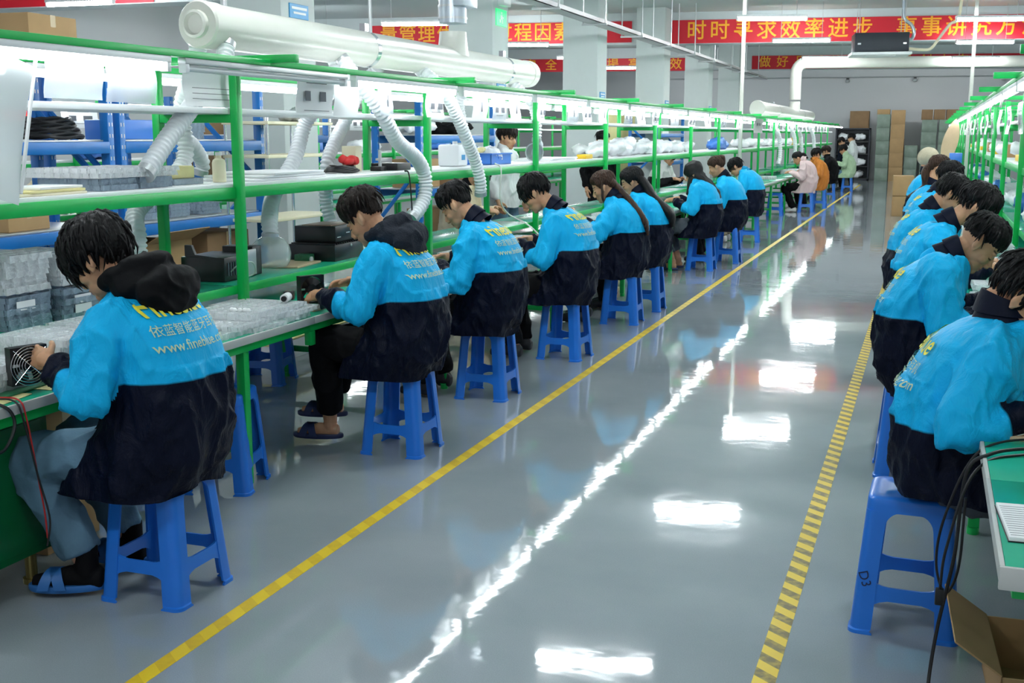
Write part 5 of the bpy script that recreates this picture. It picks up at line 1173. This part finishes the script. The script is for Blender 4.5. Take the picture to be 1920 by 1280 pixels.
# ---- sheets hanging from the lamp rails
def sheet(label, x, y0, y1, z0, z1, m, marks=(), name='work_sheet', group=None, bow=.012, cat='sheet', nx=1):
    W, H = y1 - y0, z1 - z0; k = MB(); N = 12; rings = []
    for i in range(N + 1):
        u = i / N; row = []
        for j in range(9):
            v = j / 8; row.append((bow * math.sin(PI * u) * (1 - v * .6) + .008 * math.sin(5 * v + y0 * 3), -W / 2 + W * u, H * v))
        rings.append(row + [(p[0] - .0015, p[1], p[2]) for p in row[::-1]])
    k.loft(rings); o = k.build(name, m, loc=(x, (y0 + y1) / 2, z0)); tag(o, label, cat, group)
    q = MB()
    for (a, b, c, d) in marks: q.box(bow + .004, bow + .0055, -W / 2 + a * W, -W / 2 + b * W, c * H, d * H)
    if marks: q.build('print', INK, o)
    return o
TXT = [(.12, .6, .80, .83), (.12, .75, .72, .74), (.12, .7, .66, .68), (.15, .35, .3, .52), (.55, .8, .3, .52), (.2, .7, .18, .2)]
fs = sheet('large frosted plastic sheet hanging askew at the left picture edge', -3.12, 2.78, 3.35, 1.47, 1.985, FROST, bow=.03, name='plastic_sheet'); fs.rotation_euler = (-.25, 0, 0)
k = MB().cyl((0, 0, 0), (0, 0, .53), .007, 8).build('edge_rod', WHITEB, loc=(-3.118, 3.36, 1.44)); k.rotation_euler = (-.25, 0, 0); tag(k, 'thin white rod along the frosted sheet edge', 'rod')
sheet('clear plastic pocket hanging left of the blue rack post', -3.16, 3.57, 3.90, 1.79, 1.965, POCKET, name='document_pocket', cat='pocket')
sheet('clear plastic pocket hanging right of the blue rack post', -3.16, 3.92, 4.24, 1.785, 1.965, POCKET, name='document_pocket', cat='pocket')
sheet('stack of white work sheets hanging behind the first rack post', -3.36, 4.72, 5.18, 1.79, 1.96, PAPER, [(.1, .9, .5, .515), (.1, .9, .35, .365), (.1, .9, .2, .215)])
sheet('white work sheet with two oval pictures hanging from the unlit lamp', -3.17, 5.44, 5.84, 1.77, 1.955, PAPER, [(.2, .75, .84, .86), (.16, .30, .34, .62), (.56, .72, .34, .62), (.12, .8, .06, .075)])
sheet('blank white sheet turned away beside the oval picture sheet', -3.20, 5.9, 6.2, 1.76, 1.96, WHITEB)
for i, (y, w) in enumerate([(6.42, .18), (7.12, .3), (7.95, .3), (8.35, .3), (8.75, .25), (9.45, .2), (10.3, .35), (10.8, .3), (11.4, .3), (12.4, .34), (13.0, .4), (13.8, .34), (14.8, .5), (16.0, .5), (17.2, .5), (18.6, .5), (20.2, .5)]):
    sheet('white work sheet, %s of those hanging along the left racks past the ovals' % ordn[min(i, 17)], -3.17, y, y + w, 1.77, 1.95, PAPER if i % 3 else POCKET, TXT if i % 2 else [(.45, .55, .3, .7)], bow=.01)
for i in range(14):
    y = 24.6 + i * 1.05; sheet('far white work sheet hanging along the distant left racks', -3.17, y, y + .45, 1.74, 1.94, PAPER, [(.3, .6, .3, .7)], group='far work sheets of the left racks')
sheet('grey work sheet with two dark squares hanging near the far duct', -3.13, 22.0, 23.2, 1.70, 1.97, EDGE, [(.25, .37, .5, .68), (.5, .62, .5, .68)])
for i in range(14):
    y = 8.7 + i * 1.35; sheet('white work sheet, %s of those hanging along the right racks' % ordn[i], .58, y, y + .5, 1.66, 1.88, PAPER if i % 3 else POCKET, TXT if i % 2 else [(.3, .7, .3, .7)], bow=-.01)

# ---- blue pallet rack and clutter behind the left benches
def rack(label, x0, x1, y0, y1, zs, H=2.12):
    t = thing('pallet_rack', label, 'rack', (x0, y0, 0)); L = y1 - y0; D = abs(x1 - x0)
    for yy in (0.03, L - .03):
        for xx in (0, -D):
            m = MB().box(xx - .035, xx + .035, yy - .028, yy + .028, 0, H, bev=.006)
            for q in range(int(H / .075)):
                for e in (-.014, .014): m.box(xx + .0351, xx + .0365, yy + e - .004, yy + e + .004, .06 + q * .075, .085 + q * .075, mi=1)
            m.build('post', [RACKB, STEEL], t)
        z = .25; f = 1
        while z < H - .55:
            MB().tube([(-.03 if f > 0 else -D + .03, yy, z), (-D + .03 if f > 0 else -.03, yy, z + .52)], .022, 8).build('brace', RACKB, t); z += .52; f = -f
    for z in zs:
        for xx in (.02, -D - .02): MB().box(xx - .02, xx + .02, .05, L - .05, z - .09, z - .01, bev=.008).build('beam', RACKB, t)
        MB().box(-D + .01, -.01, .05, L - .05, z - .012, z, bev=.002).build('shelf', STEEL, t)
    return t
rack('near blue pallet rack behind the first left bench', -5.22, -5.82, 4.62, 6.48, (.45, 1.06, 1.62, 2.11))
rack('second blue pallet rack joined to the near one, left of the column', -5.22, -5.82, 6.54, 8.36, (.45, 1.04, 1.62))
rack('third blue pallet rack beyond the nearest column', -5.0, -5.5, 11.0, 13.2, (.45, 1.1, 1.66), 2.0)
rack('fourth blue pallet rack beyond the third', -6.6, -7.1, 9.0, 12.0, (.45, 1.1, 1.66), 2.0)
rack('far blue pallet rack seen between the fifth and sixth posts', -5.4, -6.0, 24.0, 26.6, (.5, 1.1, 1.7), 2.2)
carton('brown carton on the near blue rack, above the tray stacks', (-5.5, 5.75, 1.062), (.4, .4, .10), .1)
carton('open brown carton low on the second blue rack', (-5.5, 7.15, .452), (.42, .6, .42), .05, open_=True)
carton('large brown carton low on the second blue rack, right end', (-5.5, 7.92, .452), (.45, .55, .44), -.04, m=CARDD)
carton('brown carton at the left end of the near blue rack', (-5.5, 5.1, .452), (.42, .5, .3), .02, m=CARDD)
for k in range(3): stack(4, -5.5, 6.95 + .42 * k, 1.042, TS, TRAYD, 'smoky tray on the middle shelf of the second blue rack', 'trays on the second blue rack', .026)
lump('parts_bag', 'white film bag on the lower shelf of the near blue rack', 'bag', (-5.5, 6.1, .452), (.45, .6, .35), BAGW, 61)
coil = thing('cable_coil', 'large coil of black cable on the top shelf of the near blue rack', 'cable', (-5.45, 6.17, 1.622)); m = MB()
for k in range(9): m.tube([((.20 - .010 * k) * math.cos(a), (.21 - .008 * k) * math.sin(a), .02 + .014 * k + .008 * math.sin(4 * a + 2 * k)) for a in [2 * PI * q / 36 for q in range(37)]], .013, 6, cap=False)
m.build('coil', CABLE, coil)
slab('blue_bin', 'blue bin on the top shelf of the second blue rack', 'bin', (-5.55, 7.0, 1.622), (.3, .4, .14), BINB, .03, .01)
stack(5, -5.5, 7.6, 1.622, TS, TRAYD, 'smoky tray on the top shelf of the second blue rack', 'trays on top of the second blue rack', .026)
for k, (x, y, z, s) in enumerate([(-5.25, 11.5, 1.102, (.35, .5, .3)), (-5.25, 12.3, 1.102, (.35, .45, .25)), (-5.25, 12.0, .452, (.4, .7, .4)), (-6.85, 9.8, 1.102, (.4, .6, .35)), (-6.85, 11.0, 1.102, (.4, .5, .3)), (-6.85, 10.4, 1.662, (.4, .7, .25))]):
    carton('carton on the %s' % ('third blue rack, left of two', 'third blue rack, right of two', 'third blue rack, lower shelf', 'fourth blue rack, left of two', 'fourth blue rack, right of two', 'fourth blue rack, top shelf')[k], (x, y, z), s, .03, m=(CARD, CARDD)[k % 2])
lump('dark_bag', 'black bag on top of the third blue rack', 'bag', (-5.25, 12.4, 1.662), (.4, .8, .2), BLACKC, 71)
lump('parts_bag', 'white film bag on top of the third blue rack', 'bag', (-5.25, 11.5, 1.662), (.4, .8, .2), BAGW, 72)
ws = thing('wire_shelving', 'chrome post shelving with cream shelves beside the nearest column', 'shelving', (-4.85, 7.86, 0))
for y in (0, 1.0):
    for x in (0, -.38): MB().cyl((x, y, 0), (x, y, 1.8), .0125, 10).build('post', CHROME, ws)
for z in (.5, 1.0, 1.5, 1.76): MB().box(-.4, .02, -.02, 1.02, z - .025, z, bev=.004).build('shelf', CREAM, ws)
lump('crumpled_film', 'crumpled clear film on top of the chrome post shelving', 'film', (-5.03, 8.65, 1.762), (.3, .4, .14), STEEL, 75)
wp = thing('packing_board', 'long white panel with yellow top edge on the floor under the first left bench', 'panel', (-4.42, 7.1, 0))
MB().box(-.12, .0, 0, 2.6, 0, .14, bev=.004).build('panel', WHITEB, wp); MB().box(-.12, .0, 0, 2.6, .14, .155, bev=.002).build('top_strip', FOAM, wp)
carton('brown carton on the floor under the first left bench beside the jeans', (-3.42, 3.62, 0), (.4, .32, .6), .03)
slab('packing_sheet', 'white packing board on top of the carton beside the jeans', 'board', (-3.42, 3.62, .601), (.38, .32, .05), WHITEB, .03)
carton('brown carton on top of the near blue rack, cut by the green lamp rail', (-5.52, 6.1, 2.111), (.42, .46, .29), .05)
slab('doorway_panel', 'tall pale yellow panel standing in for the lit doorway behind the black jacketed person', 'cabinet', (-6.8, 26.0, 0), (.5, 2.0, 2.35), FOAM, 0, .01)  # pale yellow block stands in for a lit doorway
# the neighbouring production line in the left background
for k in range(10):
    b = bench(PL, -7.35, 4.4 + k * MP, 'green framed assembly bench, %s section of the background row behind the blue racks' % ordn[k], 'background row of assembly benches')
for k in range(15): put_lamp(-7.58, 4.5 + 1.6 * k, True, 'lit bench tube lamp, %s in the background row behind the blue racks' % ordn[k], 'bench lamps of the background row')
for k in range(12):
    y = 5.2 + 1.5 * k
    lump('parts_bag', 'white film bag, %s on the background shelf behind the blue racks' % ordn[k], 'bag', (-8.02, y, ZS), (.36, .9, .2), BAGW if k % 3 else BAGB, 80 + k, vox=.04)
for k in range(8):
    sheet('white work sheet, %s along the background row' % ordn[k], -7.62, 5.0 + k * 1.9, 5.5 + k * 1.9, 1.72, 1.94, PAPER, TXT)
tag(MB().box(-.01, .01, 0, .5, 0, .09).build('red_sign', REDC, loc=(-7.75, 8.2, 1.79)), 'red and white strip sign on the background row', 'sign')

# ---- right bench
slab('wood_board', 'brown wood board on the right bench under the nearest right worker hands', 'board', (.46, 3.80, ZW), (.52, .34, .012), WOOD, -.05)
nt_ = thing('notebook', 'open white ruled notebook with a dark pen at the right picture edge', 'notebook', (.33, 2.83, ZW), .06)
MB().box(-.12, .12, -.13, .13, 0, .012, bev=.002).build('pages', PAPER, nt_); MB().box(-.122, .122, -.132, .132, -.0, .003).build('cover', BLACK, nt_)
m = MB()
for k in range(14): m.box(-.115, .115, -.115 + k * .0165, -.113 + k * .0165, .012, .0124)
m.build('ruled_lines', INK, nt_)
tag(MB().cyl((0, 0, 0), (.10, .04, 0), .0045, 8).build('pen', BLACK, loc=(.28, 2.86, ZW + .0175)), 'dark pen lying on the ruled notebook', 'pen')
def cable(label, pts, r, m=None, parts=()):
    t = thing('cable', label, 'cable', pts[0]); MB().tube([p - Vector(pts[0]) for p in bez(pts, 10)], r, 8).build('cord', m or CABLE, t)
    for q in parts: q(t)
    return t
cable('thick black cable running over the right bench edge to the floor and the open carton', [(.75, 3.62, ZW + .008), (.50, 3.60, ZW + .008), (.33, 3.52, ZW + .012), (.21, 3.42, ZW + .01), (.15, 3.40, .70), (.135, 3.42, .45), (.10, 3.42, .2), (.085, 3.33, .03), (.10, 3.1, .012), (.2, 2.9, .012)], .0055)
cable('thin black cable looping beside the thick one at the right bench edge', [(.7, 3.72, ZW + .006), (.42, 3.68, ZW + .006), (.24, 3.56, ZW + .01), (.16, 3.52, .70), (.10, 3.50, .52), (.09, 3.52, .38), (.12, 3.5, .30), (.15, 3.46, .40), (.155, 3.44, .62)], .004)
cable('third thin cable hanging from the right bench to a black plug', [(.6, 3.55, ZW + .006), (.3, 3.46, ZW + .006), (.17, 3.36, .72), (.11, 3.34, .5), (.10, 3.36, .36)], .004, parts=[lambda t: MB().box(-.012, .012, -.01, .01, -.05, 0, bev=.004).build('plug', BLACK, t, loc=(-.5, -.19, -.39))])
oc = carton('open brown carton on the floor at the lower right corner', (.43, 3.48, 0), (.34, .44, .17), .05, open_=True)
sd_ = thing('soldering_iron', 'soldering iron in the hand of the nearest right worker', 'tool', (.36, 3.68, ZW + .03), .2)
MB().cyl((0, 0, 0), (.16, .03, .04), .009, 10).build('grip', BLACK, sd_); MB().cyl((-.07, -.013, -.017), (0, 0, 0), .003, 8).build('tip', CHROME, sd_)
slab('green_mat', 'glossy green mat in front of the second right worker', 'mat', (.45, 5.0, ZW), (.40, 1.0, .004), WORKTOP)
for i, (y, n, me) in enumerate([(5.75, 2, TA), (6.3, 4, TB), (7.0, 3, TC), (8.2, 4, TA), (9.6, 3, TB), (10.8, 5, TA), (12.2, 4, TC), (14, 4, TA), (16, 4, TB), (18, 4, TA), (21, 5, TA)]):
    stack(n, .44, y, ZW, me, TRAYC, 'clear blister tray in the %s small stack along the right worktops' % ordn[i], '%s tray stack of the right worktops' % ordn[i], .024)
for i in range(16):
    y = 8.5 + 1.15 * i
    if i % 4 == 1: carton('small carton, %s on the right shelf' % ordn[i], (.95, y, ZS), (.3, .5, .14), 0, group='cartons on the right shelf')
    elif i % 4 == 3: slab('yellow_box', 'yellow box, %s item on the right shelf' % ordn[i], 'box', (.9, y, ZS), (.25, .4, .06), YELT, .04, .006)
    else: lump('parts_bag', 'white film bag, %s item on the right shelf' % ordn[i], 'bag', (.95, y, ZS), (.36, .9, .2), BAGW, 120 + i, vox=.04)
for i in range(14):
    lump('parts_bag', 'white film bag, %s on the inner right shelf' % ordn[i], 'bag', (.95, 8.3 + 1.4 * i, ZI), (.34, .8, .22), BAGW if i % 3 else BAGB, 150 + i, vox=.04)
# lamp cables looping from the right lamp rail
for i in range(5):
    y = 9.2 + 1.6 * i
    cable('white lamp lead looping under the right lamp rail, %s' % ordn[i], [(.48, y - .1, 1.95), (.46, y - .06, 1.88), (.46, y, 1.85), (.46, y + .06, 1.88), (.48, y + .1, 1.95)], .006, CABLEW)
tn = thing('cardboard_sheet', 'tan curved cardboard sheet sticking up at the far end of the right racks', 'cardboard', (.30, 25.8, 1.15)); k = MB(); rings = []
for i in range(13):
    u = i / 12; w = .26 * math.sin(PI * min(1, .12 + u * .9)) ** .6
    rings.append([(-w * .6 + .16 * u, 0, .85 * u), (w * .6 + .16 * u, .02, .85 * u), (w * .6 + .16 * u, .03, .85 * u), (-w * .6 + .16 * u, .01, .85 * u)])
k.loft(rings).build('sheet', WOOD, tn); MB().cyl((0.0, .02, -.4), (0.05, .02, .02), .015, 8).build('stick', WOOD, tn)
slab('blue_box', 'bright blue box at the far end of the right racks below the tan cardboard', 'box', (.40, 20.9, 1.20), (.2, .3, .16), BINB)
slab('box_stand', 'grey stand under the bright blue box', 'stand', (.40, 20.9, ZW), (.18, .28, .449), EDGE)

# ---- far end: cartons, wrapped stacks and the dark cabinet
fc = thing('storage_cabinet', 'dark open cabinet with shelves of pale goods at the far end', 'cabinet', (-2.75, 45.2, 0))
MB().box(-.62, .62, -.3, -.27, 0, .06).box(-.62, -.57, -.3, .3, 0, 1.92).box(.57, .62, -.3, .3, 0, 1.92).box(-.62, .62, .27, .3, 0, 1.92).box(-.62, .62, -.3, .3, 1.87, 1.92).build('carcass', mat('dark_cabinet', (.02, .024, .035), .5), fc)
for z in (.06, .5, .95, 1.4): MB().box(-.57, .57, -.28, .27, z, z + .03).build('shelf', BLKM, fc)
for i in range(8): lump('parts_bag', 'pale wrapped goods on a shelf of the dark far cabinet', 'bag', (-3.02 + .54 * (i % 2), 45.15, .09 + .45 * (i // 2)), (.45, .4, .34), BAGW, 200 + i, 'goods in the dark cabinet', vox=.05)
carton('dark brown carton on top of the far dark cabinet', (-2.55, 45.2, 1.92), (.68, .5, .62), 0, m=CARDD)
WRAP = mat('green_wrap', (.19, .25, .20), .3, var=.35, vscale=6); 
def column_of(n, x, y, s, m, lab, grp, cardtop=False):
    for k in range(n): carton(lab, (x, y, k * s[2] * 1.004), s, rnd.uniform(-.02, .02), m=CARD if (cardtop and k == n - 1) else m, group=grp)
column_of(5, -1.68, 44.9, (.46, .5, .48), WRAP, 'greenish wrapped carton in the stack right of the dark cabinet', 'first wrapped stack')
carton('brown carton topping the first wrapped stack at the far end', (-1.7, 44.9, 2.41), (.44, .45, .18), 0)
column_of(5, -1.18, 44.85, (.48, .5, .51), CARD, 'brown carton in the tall plain stack at the far end', 'tall plain carton stack')
column_of(3, -.68, 44.9, (.44, .45, .43), WRAP, 'greenish wrapped carton in the low stack before the gap', 'low wrapped stack')
column_of(5, -.1, 44.9, (.52, .5, .44), WRAP, 'greenish wrapped carton in the stack under the row of top cartons', 'second wrapped stack')
column_of(5, .5, 44.9, (.55, .5, .44), WRAP, 'greenish wrapped carton in the last stack left of the right rack', 'third wrapped stack')
column_of(5, 1.08, 44.9, (.55, .5, .44), WRAP, 'greenish wrapped carton in the stack behind the right rack', 'fourth wrapped stack')
for k in range(4): carton('brown carton, %s of the row on top of the wrapped stacks' % ordn[k], (-.2 + .42 * k, 44.9, 2.21), (.38, .5, .36), .03, m=CARDD)
for k in range(2): carton(('lower', 'upper')[k] + ' brown carton of the pair standing by the right benches in the distance', (-.5, 25.4, .001 + k * .42), (.40, .5, .41), .05)
for k in range(2): carton(('lower', 'upper')[k] + ' darker carton behind the distant carton pair', (-.05, 25.9, .001 + k * .40), (.42, .5, .39), -.05, m=CARDD)
slab('clear_tote', 'translucent plastic tote on the floor beside the distant carton pair', 'tote', (-.22, 21.9, 0), (.3, .4, .3), TRAYD, 0, .02)

# ---- cables at the left edge
cable('red test lead hanging from the left bench edge near the jeans', [(-3.2, 3.05, ZW + .01), (-3.0, 3.03, ZW + .01), (-2.88, 3.02, ZW + .012), (-2.85, 3.02, .70), (-2.84, 3.04, .5), (-2.83, 3.05, .36), (-2.835, 3.06, .26)], .003, CABLER)
cable('black test lead hanging beside the red one at the left bench edge', [(-3.2, 3.0, ZW + .01), (-3.0, 3.0, ZW + .01), (-2.88, 3.0, ZW + .012), (-2.845, 3.0, .70), (-2.83, 3.03, .5), (-2.81, 3.05, .34), (-2.82, 3.04, .24)], .0035, CABLE)
cable('thick black cable looping below the left bench edge', [(-3.1, 2.9, ZW + .01), (-2.88, 2.93, ZW + .015), (-2.845, 2.96, .70), (-2.84, 2.90, .62), (-2.84, 2.82, .64), (-2.86, 2.78, .72), (-3.0, 2.76, ZW + .01)], .006)
cable('white cable drooping from the bench behind the nearest cyan back', [(-3.05, 4.1, ZW + .06), (-2.9, 4.1, ZW + .05), (-2.84, 4.12, .70), (-2.83, 4.06, .58), (-2.88, 4.0, .5)], .0045, CABLEW)
cable('black cable drooping behind the nearest cyan back', [(-3.0, 3.98, ZW + .03), (-2.88, 3.98, ZW + .01), (-2.845, 3.99, .68), (-2.85, 4.02, .55), (-2.9, 4.0, .45)], .005)
cable('black cable hanging in front of the second rack post', [(-3.28, 7.0, 1.42), (-3.25, 7.0, 1.40), (-3.24, 7.01, 1.25), (-3.26, 7.05, 1.12), (-3.4, 7.2, 1.0)], .005)
cable('white cable looping down from the shelf to the fourth worker', [(-3.3, 8.75, 1.43), (-3.25, 8.76, 1.38), (-3.25, 8.74, 1.15), (-3.22, 8.85, 1.02), (-3.12, 9.05, .92), (-3.0, 9.1, .8)], .006, CABLEW)
